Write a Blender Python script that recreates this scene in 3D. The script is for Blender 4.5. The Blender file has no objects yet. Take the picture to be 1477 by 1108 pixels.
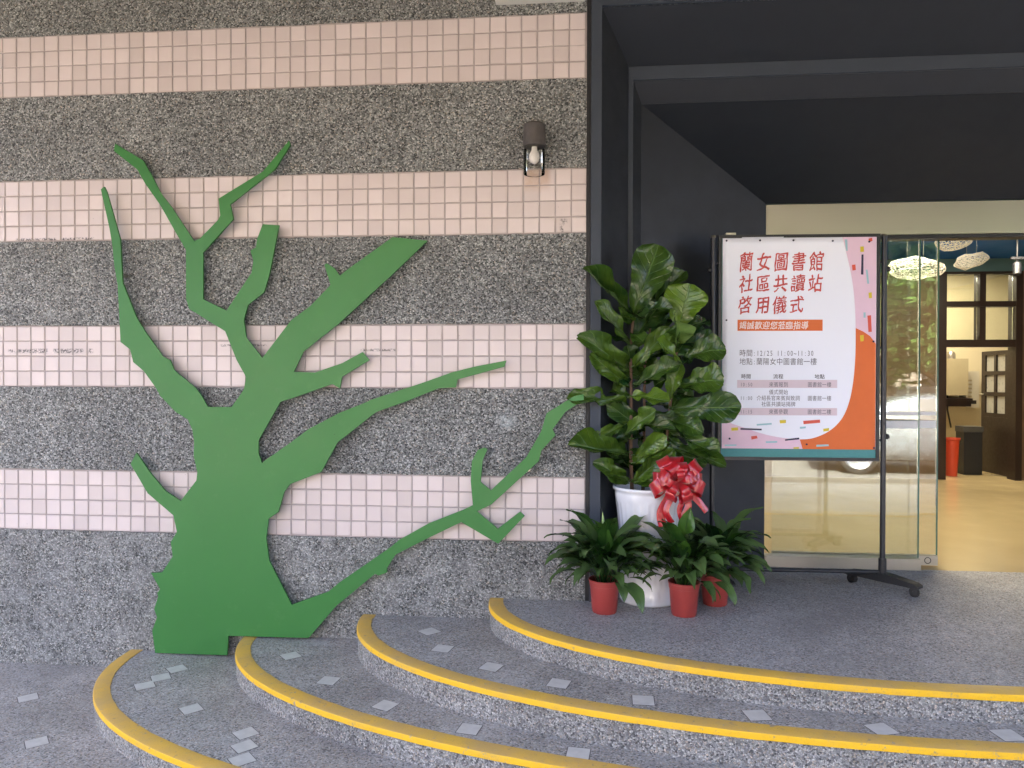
import bpy, bmesh, math, random
from mathutils import Vector, Matrix, noise
R = math.radians
rnd = random.Random(7)
scene = bpy.context.scene
COL = scene.collection

# ------------------------------------------------------------------ camera
CAM = Vector((-0.0165, -3.9576, 1.1804))
yaw, pit, rol = 0.0948, -0.0073, 0.0029
fw = Vector((-math.sin(yaw)*math.cos(pit), math.cos(yaw)*math.cos(pit), math.sin(pit)))
rt = Vector((math.cos(yaw), math.sin(yaw), 0)); up = rt.cross(fw)
rx = rt*math.cos(rol) + up*math.sin(rol); ux = up*math.cos(rol) - rt*math.sin(rol)
cd = bpy.data.cameras.new('camera'); cam = bpy.data.objects.new('camera', cd); COL.objects.link(cam)
m = Matrix((rx, ux, -fw)).transposed().to_4x4(); m.translation = CAM
cam.matrix_world = m
cd.sensor_width = 36; cd.lens = 36*1070/1477; cd.clip_start = .05; cd.clip_end = 500
scene.camera = cam

# ------------------------------------------------------------------ light
SUN_EL, SUN_AZ = 47, -160         # azimuth from -Y (street side) towards +X: the sun stands behind the building, a little to the left
w = bpy.data.worlds.new('World'); scene.world = w; w.use_nodes = True
wn = w.node_tree; bg = wn.nodes['Background']
sky = wn.nodes.new('ShaderNodeTexSky'); sky.sky_type = 'NISHITA'; sky.sun_disc = False
sd = Vector((math.sin(R(SUN_AZ))*math.cos(R(SUN_EL)), -math.cos(R(SUN_AZ))*math.cos(R(SUN_EL)), math.sin(R(SUN_EL))))
sky.sun_elevation = R(SUN_EL); sky.sun_rotation = math.atan2(sd.x, sd.y)
sky.air_density = 0.32; sky.dust_density = 6.0; sky.ozone_density = 0.0
wn.links.new(sky.outputs[0], bg.inputs[0]); bg.inputs[1].default_value = 0.15
sl = bpy.data.lights.new('sun', 'SUN'); sun = bpy.data.objects.new('sun', sl); COL.objects.link(sun)
sl.energy = 2.0; sl.angle = R(.6); sl.color = (1, .95, .88)
sun.rotation_euler = (-sd).to_track_quat('-Z', 'Y').to_euler()
scene.view_settings.view_transform = 'Standard'; scene.view_settings.look = 'None'
scene.view_settings.gamma = 1; scene.view_settings.use_curve_mapping = False
scene.view_settings.exposure = 4.25
scene.render.engine = 'CYCLES'
c_ = scene.cycles; c_.max_bounces = 7; c_.diffuse_bounces = 3; c_.glossy_bounces = 3; c_.transmission_bounces = 4; c_.transparent_max_bounces = 12
c_.caustics_reflective = False; c_.caustics_refractive = False; c_.sample_clamp_indirect = 6; c_.use_adaptive_sampling = True; c_.adaptive_threshold = .02

# ------------------------------------------------------------------ helpers
def link(o):
    COL.objects.link(o); return o
def tag(o, label=None, cat=None, group=None, kind=None):
    if label: o['label'] = label
    if cat: o['category'] = cat
    if group: o['group'] = group
    if kind: o['kind'] = kind
    return o
def thing(name, label, cat, loc=(0, 0, 0), rz=0, group=None):
    o = link(bpy.data.objects.new(name, None)); o.location = loc; o.rotation_euler = (0, 0, rz)
    o.empty_display_size = .1
    return tag(o, label, cat, group)
def me_obj(name, me, parent=None, loc=None, rot=None):
    o = link(bpy.data.objects.new(name, me))
    if parent: o.parent = parent
    if loc is not None: o.location = loc
    if rot is not None: o.rotation_euler = rot
    return o
def finish(bm, name, mt, smooth=False, bevel=0):
    if bevel:
        bmesh.ops.bevel(bm, geom=[e for e in bm.edges if e.is_manifold and e.calc_face_angle(0) > .6], offset=bevel, segments=2, affect='EDGES', profile=.6)
    bmesh.ops.recalc_face_normals(bm, faces=bm.faces)
    me = bpy.data.meshes.new(name); bm.to_mesh(me); bm.free()
    for x in (mt if isinstance(mt, (list, tuple)) else [mt]): me.materials.append(x)
    if smooth:
        for p in me.polygons: p.use_smooth = True
        if smooth == 'auto':
            try: me.set_sharp_from_angle(angle=R(35))
            except Exception: pass
    return me
def obj(name, bm, mt, parent=None, smooth=False, bevel=0, loc=None, rot=None):
    return me_obj(name, finish(bm, name, mt, smooth, bevel), parent, loc, rot)
def box(bm, x0, x1, y0, y1, z0, z1):
    vs = [bm.verts.new((x, y, z)) for x in (x0, x1) for y in (y0, y1) for z in (z0, z1)]
    for f in ((0, 1, 3, 2), (4, 6, 7, 5), (0, 4, 5, 1), (2, 3, 7, 6), (0, 2, 6, 4), (1, 5, 7, 3)):
        bm.faces.new([vs[i] for i in f])
    return bm
def boxo(name, x0, x1, y0, y1, z0, z1, mt, parent=None, bevel=0):
    return obj(name, box(bmesh.new(), x0, x1, y0, y1, z0, z1), mt, parent, bevel=bevel)
def poly_prism(bm, pts, f):            # pts 2d, f(u,v,k)->3d for k in 0,1
    a = [bm.verts.new(f(u, v, 0)) for u, v in pts]; b = [bm.verts.new(f(u, v, 1)) for u, v in pts]
    bm.faces.new(a); bm.faces.new(b[::-1]); n = len(a)
    for i in range(n): bm.faces.new((a[i], b[i], b[(i+1) % n], a[(i+1) % n]))
    return bm
def tube(bm, pts, r, seg=10, cap=True):
    pts = [Vector(p) for p in pts]; rs = r if isinstance(r, (list, tuple)) else [r]*len(pts)
    rings = []; ref = None
    for i, p in enumerate(pts):
        d = (pts[min(i+1, len(pts)-1)] - pts[max(i-1, 0)]).normalized()
        if ref is None: ref = Vector((1, 0, 0)) if abs(d.x) < .8 else Vector((0, 1, 0))
        u = (ref - d*ref.dot(d)).normalized(); ref = u; v = d.cross(u)
        rings.append([bm.verts.new(p + (u*math.cos(2*math.pi*k/seg) + v*math.sin(2*math.pi*k/seg))*rs[i]) for k in range(seg)])
    for a, b in zip(rings, rings[1:]):
        for k in range(seg): bm.faces.new((a[k], a[(k+1) % seg], b[(k+1) % seg], b[k]))
    if cap: bm.faces.new(rings[0][::-1]); bm.faces.new(rings[-1])
    return bm
def lathe(bm, prof, seg=32, mod=None, cap0=True, cap1=True):   # prof list of (r,z); mod(i,ang)->extra radius
    rings = []
    for i, (r, z) in enumerate(prof):
        ring = []
        for k in range(seg):
            a = 2*math.pi*k/seg; q = r + (mod(i, a, z) if mod else 0)
            ring.append(bm.verts.new((q*math.cos(a), q*math.sin(a), z)))
        rings.append(ring)
    for a, b in zip(rings, rings[1:]):
        for k in range(seg): bm.faces.new((a[k], a[(k+1) % seg], b[(k+1) % seg], b[k]))
    if cap0: bm.faces.new(rings[0][::-1])
    if cap1: bm.faces.new(rings[-1])
    return bm

# ------------------------------------------------------------------ materials
class NT:
    def __init__(s, name):
        s.m = bpy.data.materials.new(name); s.m.use_nodes = True; s.t = s.m.node_tree
        s.p = s.t.nodes['Principled BSDF']; s.out = s.t.nodes['Material Output']
    def n(s, typ, **kw):
        nd = s.t.nodes.new('ShaderNode'+typ)
        for k, v in kw.items(): setattr(nd, k, v)
        return nd
    def l(s, a, b): s.t.links.new(a, b)
    def val(s, sock, v):
        if hasattr(v, 'is_output'): s.l(v, sock)
        else: sock.default_value = v
    def math(s, op, a, b=None, c=None, clamp=False):
        nd = s.n('Math', operation=op, use_clamp=clamp); s.val(nd.inputs[0], a)
        if b is not None: s.val(nd.inputs[1], b)
        if c is not None: s.val(nd.inputs[2], c)
        return nd.outputs[0]
    def ramp(s, fac, stops, interp='LINEAR'):
        nd = s.n('ValToRGB'); cr = nd.color_ramp; cr.interpolation = interp
        while len(cr.elements) < len(stops): cr.elements.new(.5)
        for e, (p, c) in zip(cr.elements, stops): e.position = p; e.color = (*c, 1) if len(c) == 3 else c
        s.l(fac, nd.inputs[0]); return nd.outputs[0]
    def pos(s): return s.n('NewGeometry').outputs['Position']
    def noise(s, vec, scale, detail=4, rough=.55, dim='3D'):
        nd = s.n('TexNoise'); s.l(vec, nd.inputs['Vector']); nd.inputs['Scale'].default_value = scale
        nd.inputs['Detail'].default_value = detail; nd.inputs['Roughness'].default_value = rough
        return nd.outputs['Fac']
    def voro(s, vec, scale, feature='F1', out='Distance', rand=1):
        nd = s.n('TexVoronoi', feature=feature); s.l(vec, nd.inputs['Vector']); nd.inputs['Scale'].default_value = scale
        nd.inputs['Randomness'].default_value = rand
        return nd.outputs[out]
    def mix(s, fac, a, b, blend='MIX'):
        nd = s.n('Mix', data_type='RGBA', blend_type=blend); s.val(nd.inputs[0], fac)
        for i, v in ((6, a), (7, b)):
            if hasattr(v, 'is_output'): s.l(v, nd.inputs[i])
            else: nd.inputs[i].default_value = (*v, 1)
        return nd.outputs[2]
    def maprange(s, v, a, b, c=0, d=1, smooth=False):
        nd = s.n('MapRange'); nd.interpolation_type = 'SMOOTHSTEP' if smooth else 'LINEAR'
        s.l(v, nd.inputs[0])
        for i, q in zip((1, 2, 3, 4), (a, b, c, d)): nd.inputs[i].default_value = q
        return nd.outputs[0]
    def boxmask(s, xyz, x0, x1, z0, z1, sx=.01, sz=.01):
        X, Z = xyz.outputs[0], xyz.outputs[2]
        a = s.maprange(X, x0-sx, x0+sx, smooth=True); b = s.maprange(X, x1-sx, x1+sx, 1, 0, True)
        c = s.maprange(Z, z0-sz, z0+sz, smooth=True); d = s.maprange(Z, z1-sz, z1+sz, 1, 0, True)
        return s.math('MULTIPLY', s.math('MULTIPLY', a, b), s.math('MULTIPLY', c, d))
    def bump(s, h, strength=.3, dist=.002):
        nd = s.n('Bump'); nd.inputs['Strength'].default_value = strength; nd.inputs['Distance'].default_value = dist
        s.l(h, nd.inputs['Height']); s.l(nd.outputs[0], s.p.inputs['Normal']); return nd
    def base(s, c): s.val(s.p.inputs['Base Color'], c if hasattr(c, 'is_output') else (*c, 1))
    def set(s, **kw):
        names = dict(rough='Roughness', metal='Metallic', spec='Specular IOR Level', coat='Coat Weight', coatr='Coat Roughness', sss='Subsurface Weight', trans='Transmission Weight', ior='IOR', emit='Emission Strength', alpha='Alpha', aniso='Anisotropic', sheen='Sheen Weight')
        for k, v in kw.items(): s.val(s.p.inputs[names[k]], v)
        return s
def plain(name, c, rough=.5, var=.12, vs=9, bump=.0, bs=120, **kw):
    n = NT(name); p = n.pos()
    f = n.noise(p, vs, 5)
    n.base(n.mix(f, tuple(x*(1-var) for x in c), tuple(min(1, x*(1+var)) for x in c)))
    n.set(rough=n.maprange(n.noise(p, vs*2.3, 4), .3, .7, max(0, rough-.06), min(1, rough+.08)), **kw)
    if bump: n.bump(n.noise(p, bs, 3), bump, .002)
    return n.m

def pebble(name, scale, stops, cement, edge=.05, bump=.8, dist=.004, tint=None, dirt=True):
    n = NT(name); p = n.pos()
    ds = n.n('TexNoise'); n.l(p, ds.inputs['Vector']); ds.inputs['Scale'].default_value = scale*.9; ds.inputs['Detail'].default_value = 1
    add = n.n('VectorMath', operation='MULTIPLY_ADD'); n.l(ds.outputs['Color'], add.inputs[0]); add.inputs[1].default_value = (.35/scale,)*3; n.l(p, add.inputs[2])
    v = add.outputs[0]
    col = n.voro(v, scale, out='Color'); sp = n.n('SeparateColor'); n.l(col, sp.inputs[0])
    c = n.ramp(sp.outputs[0], stops, 'CONSTANT')
    # warm / cool pebbles
    c = n.mix(n.maprange(sp.outputs[1], .8, .86), c, (1.12, .97, .84), 'MULTIPLY')
    de = n.voro(v, scale, 'DISTANCE_TO_EDGE')
    e = n.maprange(de, edge*.3, edge*1.6, 1, 0)
    c = n.mix(e, c, cement)
    if dirt:
        mp = n.n('Mapping'); n.l(p, mp.inputs[0]); mp.inputs['Scale'].default_value = (7, 7, .55)
        st = n.maprange(n.noise(mp.outputs[0], 1, 4, .6), .38, .7, 1.06, .88)                # rain streaks
        big = n.math('MULTIPLY', st, n.maprange(n.noise(p, 1.7, 4, .62), .35, .68, .84, 1.13))
        cc = n.n('CombineColor'); [n.l(big, cc.inputs[i]) for i in range(3)]
        c = n.mix(1, c, cc.outputs[0], 'MULTIPLY')
    if tint:
        c = tint(n, p, c)
    n.base(c); n.set(rough=.62, spec=.4)
    n.bump(n.math('MULTIPLY', n.maprange(de, 0, .25), n.math('ADD', sp.outputs[2], .5)), bump, dist)
    return n.m
def wall_tint(n, p, c):
    xyz = n.n('SeparateXYZ'); n.l(p, xyz.inputs[0])
    # lime bloom rising from the paving, ragged
    z = n.math('ADD', xyz.outputs[2], n.math('MULTIPLY', xyz.outputs[0], .155))       # follows the stepped foot of the wall
    h = n.math('ADD', z, n.math('MULTIPLY', n.noise(p, 6, 5), -.34))
    f = n.maprange(h, -.16, .06, .38, 0, True)
    f = n.math('MULTIPLY', f, n.maprange(n.noise(p, 9, 5, .7), .42, .66))
    c = n.mix(f, c, (.50, .50, .485))
    # small pale spot
    dv = n.n('VectorMath', operation='DISTANCE'); n.l(p, dv.inputs[0]); dv.inputs[1].default_value = (-.42, 0, .955)
    f3 = n.math('MULTIPLY', n.maprange(dv.outputs['Value'], .0, .08, .5, 0, True), n.maprange(n.noise(p, 40, 3), .3, .6))
    return n.mix(f3, c, (.66, .74, .76))
PST = [(0, (.035, .038, .037)), (.11, (.10, .106, .102)), (.26, (.19, .198, .19)), (.48, (.29, .30, .286)), (.73, (.42, .43, .41)), (.90, (.60, .605, .575))]
M = {}
M['pebble'] = pebble('washed_pebble', 136, PST, (.14, .147, .142), tint=wall_tint)
PS2 = [(0, (.10, .10, .10)), (.10, (.2, .2, .198)), (.28, (.31, .31, .30)), (.52, (.42, .42, .405)), (.76, (.54, .535, .515)), (.92, (.66, .65, .62))]
M['riser'] = pebble('riser_pebble', 150, PS2, (.20, .2, .197))
def tread_tint(n, p, c):
    f = n.math('MULTIPLY', n.maprange(n.noise(p, 3.1, 8, .72), .55, .70), .5)
    c = n.mix(f, c, (.54, .53, .51))
    f = n.math('MULTIPLY', n.maprange(n.noise(p, 1.3, 6, .68), .48, .68), .5)
    return n.mix(f, c, (.26, .245, .225))
TST = [(0, (.13, .128, .12)), (.12, (.285, .276, .258)), (.36, (.375, .363, .34)), (.68, (.455, .44, .415)), (.92, (.58, .57, .54))]
M['tread'] = pebble('fine_terrazzo', 150, TST, (.32, .31, .295), edge=.03, bump=.35, dist=.002, tint=tread_tint)

def tile_mat():
    n = NT('pink_tile'); p = n.pos()
    oi = n.n('ObjectInfo').outputs['Random']; isl = n.n('NewGeometry').outputs['Random Per Island']
    r = n.math('FRACT', n.math('ADD', oi, isl))
    c = n.mix(r, (.57, .495, .47), (.675, .59, .565))
    c = n.mix(n.math('MULTIPLY', n.maprange(n.noise(p, 2.2, 6, .65), .45, .75), .35), c, (.50, .435, .41))
    xyz = n.n('SeparateXYZ'); n.l(p, xyz.inputs[0])
    fl = n.maprange(n.noise(p, 95, 3, .7), .47, .53)
    lo = n.maprange(n.noise(p, 14, 2), .38, .46)
    fl = n.math('MULTIPLY', fl, lo)
    marks = None
    for x0, x1, z0, z1 in ((-3.29, -2.78, 1.318, 1.342), (-3.24, -2.74, 1.957, 1.972), (-2.02, -1.72, 1.355, 1.366), (-1.22, -1.02, 1.328, 1.34), (-.135, -.105, 1.96, 2.03)):
        b = n.boxmask(xyz, x0, x1, z0, z1, .012, .005)
        marks = b if marks is None else n.math('MAXIMUM', marks, b)
    c = n.mix(n.math('MULTIPLY', n.math('MULTIPLY', fl, marks), .9), c, (.05, .045, .045))
    # sparse specks
    sp = n.math('MULTIPLY', n.maprange(n.voro(p, 14), .035, .02, 0, 1), n.maprange(n.noise(p, 1.1, 2), .5, .56))
    c = n.mix(n.math('MULTIPLY', sp, .6), c, (.12, .1, .09))
    # rust run under the lamp
    rs = n.math('MULTIPLY', n.boxmask(xyz, -.335, -.195, 2.195, 2.34, .018, .03), n.maprange(n.noise(p, 22, 4), .3, .6, .35, .9))
    c = n.mix(n.math('MULTIPLY', rs, .55), c, (.42, .24, .11))
    n.base(c); n.set(rough=n.maprange(n.noise(p, 30, 4), .3, .7, .28, .42), spec=.45)
    n.bump(n.noise(p, 60, 3), .12, .001)
    return n.m
M['tile'] = tile_mat()
M['grout'] = plain('grout', (.40, .345, .325), .9, .25, 14, .5, 300)
M['concrete'] = plain('concrete', (.33, .32, .30), .85, .2, 3, .4, 90)
def yellow_mat():
    n = NT('yellow_paint'); p = n.pos()
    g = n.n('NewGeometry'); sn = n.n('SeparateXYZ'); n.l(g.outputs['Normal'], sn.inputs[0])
    patchy = n.maprange(n.noise(p, 5, 7, .7), .38, .62)
    topf = n.maprange(sn.outputs[2], .5, .95)                       # upward faces get a flatter tan than the edge
    c = n.mix(n.math('MULTIPLY', topf, n.maprange(patchy, 0, 1, .55, 1)), (.80, .47, .016), (.58, .37, .11))
    c = n.mix(n.math('MULTIPLY', n.maprange(n.noise(p, 34, 5, .75), .60, .68), .75), c, (.27, .22, .14))
    c = n.mix(n.math('MULTIPLY', n.maprange(n.noise(p, 3.2, 6, .7), .52, .7), .35), c, (.42, .31, .15))
    c = n.mix(n.math('MULTIPLY', n.maprange(n.noise(p, 170, 2), .5, .7), .25), c, (.45, .28, .07))
    chip = n.math('MULTIPLY', n.maprange(n.noise(p, 21, 7, .8), .615, .635), n.maprange(n.noise(p, 2.3, 3), .46, .56))
    c = n.mix(n.math('MULTIPLY', chip, .85), c, (.26, .25, .235))
    n.base(c); n.set(rough=.5, spec=.35); n.bump(n.math('SUBTRACT', n.noise(p, 130, 3), chip), .4, .002)
    return n.m
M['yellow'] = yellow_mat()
M['inlay'] = plain('inlay_tile', (.58, .57, .53), .45, .22, 25, .15, 200)
def green_mat():
    n = NT('green_lacquer'); p = n.pos()
    f = n.noise(p, 1.6, 6, .65)
    c = n.mix(f, (.037, .165, .038), (.052, .205, .052))
    c = n.mix(n.math('MULTIPLY', n.maprange(n.noise(p, 11, 6, .75), .58, .72), .25), c, (.09, .24, .08))
    c = n.mix(n.math('MULTIPLY', n.maprange(n.voro(p, 9), .03, .015, 0, 1), .6), c, (.02, .05, .02))
    n.base(c)
    n.set(rough=n.maprange(n.noise(p, 7, 5, .7), .3, .7, .30, .42), spec=.28)
    n.bump(n.noise(p, 2.6, 2), .4, .012)
    return n.m
M['green'] = green_mat()
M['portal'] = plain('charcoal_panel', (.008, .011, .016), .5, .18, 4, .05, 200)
M['portal_lip_lit'] = plain('charcoal_skylit', (.046, .056, .072), .6, .15, 5, spec=.25)  # sky light on the lips painted in as a paler, bluer charcoal
M['sealant'] = plain('black_sealant', (.008, .008, .009), .6, .3, 30, .5, 150)
M['black_metal'] = plain('black_metal', (.016, .017, .021), .38, .2, 20, .05, 200, spec=.5)
M['black_plastic'] = plain('black_plastic', (.014, .014, .015), .5, .2, 30)
M['rubber'] = plain('rubber', (.012, .012, .012), .75, .3, 50, .3)
def steel_mat():
    n = NT('brushed_steel'); p = n.pos()
    mp = n.n('Mapping'); n.l(p, mp.inputs[0]); mp.inputs['Scale'].default_value = (1.5, 1, 90)
    f = n.noise(mp.outputs[0], 4, 4)
    n.base(n.mix(f, (.50, .47, .41), (.54, .51, .45))); n.set(metal=1, rough=n.maprange(f, .3, .7, .30, .38))
    return n.m
M['steel'] = steel_mat()
def glass_mat(name, tint=(.955, .98, .965), ior=1.8):
    n = NT(name); t = n.n('BsdfTransparent'); t.inputs[0].default_value = (*tint, 1)
    g = n.n('BsdfGlossy'); g.inputs['Roughness'].default_value = .004; g.inputs[0].default_value = (.95, 1, .97, 1)
    fr = n.n('Fresnel'); fr.inputs[0].default_value = ior
    mx = n.n('MixShader'); n.l(fr.outputs[0], mx.inputs[0]); n.l(t.outputs[0], mx.inputs[1]); n.l(g.outputs[0], mx.inputs[2])
    n.l(mx.outputs[0], n.out.inputs['Surface']); return n.m
M['glass'] = glass_mat('clear_glass')
M['lamp_glass'] = glass_mat('lamp_glass', (.975, .96, .94), 1.38)
M['glass_edge'] = plain('glass_edge', (.07, .15, .12), .12, .1, 8, spec=.6)
M['frost'] = plain('frosted_strip', (.72, .74, .75), .6, .05)
M['lamp_body'] = plain('weathered_lamp_metal', (.085, .075, .07), .55, .35, 25, .3, 120, metal=.3)
M['bulb'] = plain('opal_bulb', (.75, .75, .72), .25, .03)
M['paper'] = plain('poster_paper', (.80, .83, .92), .5, .015, 3, .04, 14)
def flat(name, c, rough=.5): return plain(name, c, rough, .05, 20)
M['p_pink'] = flat('print_pink', (.72, .52, .64)); M['p_orange'] = flat('print_orange', (.66, .135, .022))
M['p_red'] = flat('print_red', (.62, .085, .05)); M['p_brush'] = flat('print_brush_red', (.50, .055, .05))
M['p_yellow'] = flat('print_yellow', (.62, .48, .02)); M['p_navy'] = flat('print_navy', (.012, .012, .05))
M['p_cyan'] = flat('print_cyan', (.30, .52, .58)); M['p_grey'] = flat('print_grey', (.10, .10, .13))
M['p_black'] = flat('print_black', (.02, .02, .03)); M['p_white'] = flat('print_white', (.82, .80, .80)); M['p_row'] = flat('print_row_tint', (.64, .54, .60))
M['teal'] = plain('teal_felt', (.085, .27, .27), .85, .1, 60, .3, 400)
def leaf_mat(name, dark, light, vein, rough=.32, nv=8.0, slope=4.5):
    n = NT(name); uv = n.n('UVMap'); s = n.n('SeparateXYZ'); n.l(uv.outputs[0], s.inputs[0])
    oi = n.n('ObjectInfo')
    u = n.math('ABSOLUTE', n.math('SUBTRACT', s.outputs[0], .5)); v = s.outputs[1]
    fr = n.math('FRACT', n.math('SUBTRACT', n.math('MULTIPLY', v, nv), n.math('MULTIPLY', u, slope)))
    side = n.maprange(n.math('ABSOLUTE', n.math('SUBTRACT', fr, .5)), .0, .085, 1, 0)
    mid = n.maprange(u, .012, .03, 1, 0)
    vn = n.math('MAXIMUM', n.math('MULTIPLY', side, .5), n.math('MULTIPLY', mid, .9))
    oc = n.n('SeparateColor'); n.l(oi.outputs['Color'], oc.inputs[0])
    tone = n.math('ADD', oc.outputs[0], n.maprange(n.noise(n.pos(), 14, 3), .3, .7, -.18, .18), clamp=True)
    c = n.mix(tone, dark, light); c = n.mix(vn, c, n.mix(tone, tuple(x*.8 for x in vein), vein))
    g = n.n('NewGeometry'); c = n.mix(n.math('MULTIPLY', g.outputs['Backfacing'], .65), c, (.12, .2, .06))
    n.base(c); n.set(rough=rough, spec=.5)
    n.bump(n.math('ADD', n.math('MULTIPLY', vn, -1), n.math('MULTIPLY', n.noise(n.pos(), 55, 2), .5)), .9, .005)
    tr = n.n('BsdfTranslucent'); n.l(n.mix(.5, c, (.10, .22, .02)), tr.inputs[0])
    mx = n.n('MixShader'); mx.inputs[0].default_value = .16
    n.l(n.p.outputs[0], mx.inputs[1]); n.l(tr.outputs[0], mx.inputs[2]); n.l(mx.outputs[0], n.out.inputs['Surface'])
    return n.m
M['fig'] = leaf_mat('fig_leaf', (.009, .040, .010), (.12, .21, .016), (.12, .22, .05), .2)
M['lily'] = leaf_mat('lily_leaf', (.007, .031, .009), (.06, .15, .02), (.03, .08, .02), .26, 12, 9)
M['stem'] = plain('fig_stem', (.12, .07, .04), .8, .35, 60, .4, 200)
M['petiole'] = plain('green_petiole', (.06, .13, .03), .5, .2, 30)
M['soil'] = plain('soil', (.03, .022, .016), .95, .5, 80, .8, 140)
M['ceramic'] = plain('white_ceramic', (.72, .73, .75), .16, .03, 4, coat=.4)
M['red_pot'] = plain('red_plastic', (.33, .045, .038), .45, .08, 14, .05, 200)
def ribbon_mat():
    n = NT('red_satin'); p = n.pos()
    c = n.mix(n.noise(p, 20, 3), (.36, .001, .012), (.50, .005, .008)); n.base(c)
    n.set(rough=.24, spec=.7, coat=.3, sheen=.2); n.bump(n.noise(p, 45, 2), .1, .002)
    tr = n.n('BsdfTranslucent'); tr.inputs[0].default_value = (.6, .01, .012, 1)
    mx = n.n('MixShader'); mx.inputs[0].default_value = .10
    n.l(n.p.outputs[0], mx.inputs[1]); n.l(tr.outputs[0], mx.inputs[2]); n.l(mx.outputs[0], n.out.inputs['Surface'])
    return n.m
M['ribbon'] = ribbon_mat()
M['white_sign'] = plain('white_enamel', (.68, .68, .62), .5, .08, 6)

# ------------------------------------------------------------------ setting: ground, street behind the camera
ZS = [0.0, -.112, -.245, -.355, -.457]
def sheet(name, x0, x1, y0, y1, z, mt, t=.05):
    return tag(boxo(name, x0, x1, y0, y1, z-t, z, mt), kind='structure')
M['asphalt'] = plain('asphalt', (.055, .055, .058), .9, .3, 6, .7, 160)
M['drive'] = plain('asphalt_drive', (.11, .10, .09), .9, .2, 2, .5, 80)
M['earth'] = plain('earth', (.10, .09, .055), .95, .35, .8, .5, 20)
ground = sheet('ground', -9, 13, -6.2, .02, ZS[4], M['tread'])
sheet('terrain', -150, 150, -240, 60, ZS[4]-.10, M['earth'])
sheet('road', -60, 60, -11.4, -6.35, ZS[4]-.06, M['drive'], .035)
bm = bmesh.new(); box(bm, -60, 60, -6.35, -6.2, ZS[4]-.09, ZS[4]+.004)
tag(obj('kerb', bm, M['concrete'], bevel=.015), kind='structure')

# ------------------------------------------------------------------ striped wall: tile bands between pebble bands
U = .085
wall = thing('striped_wall', 'grey pebble wall with four bands of small pink square tiles', 'wall', (-3, 0, -.457))
WO = Vector((-3, 0, -.457))
def wpart(name, bm, mt, parent=wall, **kw):
    bmesh.ops.translate(bm, vec=-WO, verts=bm.verts)
    return obj(name, bm, mt, parent, **kw)
XL = -5.95
wpart('wall_core', box(bmesh.new(), XL, 0, .0045, .26, -.5, 3.9), M['grout'])
BAND_TOP = [3.117, 2.297, 1.4705, .6526]
U0 = [-3.322, -3.309, -3.321, -3.3156]
def band_edges(z, amp=.0022): return [(XL + (0-XL)*i/110, z + rnd.uniform(-amp, amp)) for i in range(111)]
peb = [(3.9, BAND_TOP[0]+.006)] + [(BAND_TOP[i]-4*U-.006, BAND_TOP[i+1]+.006) for i in range(3)] + [(BAND_TOP[3]-4*U-.006, -.5)]
for zt, zb in peb:
    bm = bmesh.new(); A = band_edges(zt); B = band_edges(zb)
    va = [bm.verts.new((x, -.006, z)) for x, z in A]; vb = [bm.verts.new((x, -.006, z)) for x, z in B]
    ba = [bm.verts.new((x, .0065, z+.003)) for x, z in A]; bb = [bm.verts.new((x, .0065, z-.003)) for x, z in B]
    for i in range(110):
        bm.faces.new((va[i], vb[i], vb[i+1], va[i+1])); bm.faces.new((va[i], va[i+1], ba[i+1], ba[i])); bm.faces.new((vb[i], bb[i], bb[i+1], vb[i+1]))
    bm.faces.new((va[-1], vb[-1], bb[-1], ba[-1])); bm.faces.new((va[0], ba[0], bb[0], vb[0]))
    wpart('pebble_band', bm, M['pebble'])
def tile_bm(bm, cx, cz, hw, hh, jx=0, jz=0, dy=0):
    c = .0022; y0 = .0046; y1 = 0.0+dy
    o = [bm.verts.new((cx+sx*hw, y0, cz+sz*hh)) for sx, sz in ((-1, -1), (1, -1), (1, 1), (-1, 1))]
    k = [bm.verts.new((cx+sx*hw, y1+c, cz+sz*hh)) for sx, sz in ((-1, -1), (1, -1), (1, 1), (-1, 1))]
    f = [bm.verts.new((cx+sx*(hw-c), y1+jx*sx+jz*sz, cz+sz*(hh-c))) for sx, sz in ((-1, -1), (1, -1), (1, 1), (-1, 1))]
    bm.faces.new(f)
    for i in range(4):
        j = (i+1) % 4
        bm.faces.new((o[i], o[j], k[j], k[i])); bm.faces.new((k[i], k[j], f[j], f[i]))
HW = (U-.0068)/2
tile_var = []
for v in range(8):
    bm = bmesh.new(); tile_bm(bm, 0, 0, HW+rnd.uniform(-.0007, .0007), HW+rnd.uniform(-.0007, .0007), rnd.uniform(-.0004, .0004), rnd.uniform(-.0004, .0004), rnd.uniform(-.0006, .0006))
    tile_var.append(finish(bm, 'tile', M['tile']))
rest = bmesh.new(); n_single = 0
bands = []
for b in range(4):
    e = link(bpy.data.objects.new('tile_band', None)); e.parent = wall; e.location = Vector((-1.7, 0, BAND_TOP[b]-2*U)) - WO; e.empty_display_size = .05
    bands.append(e)
last_full = {}
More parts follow.
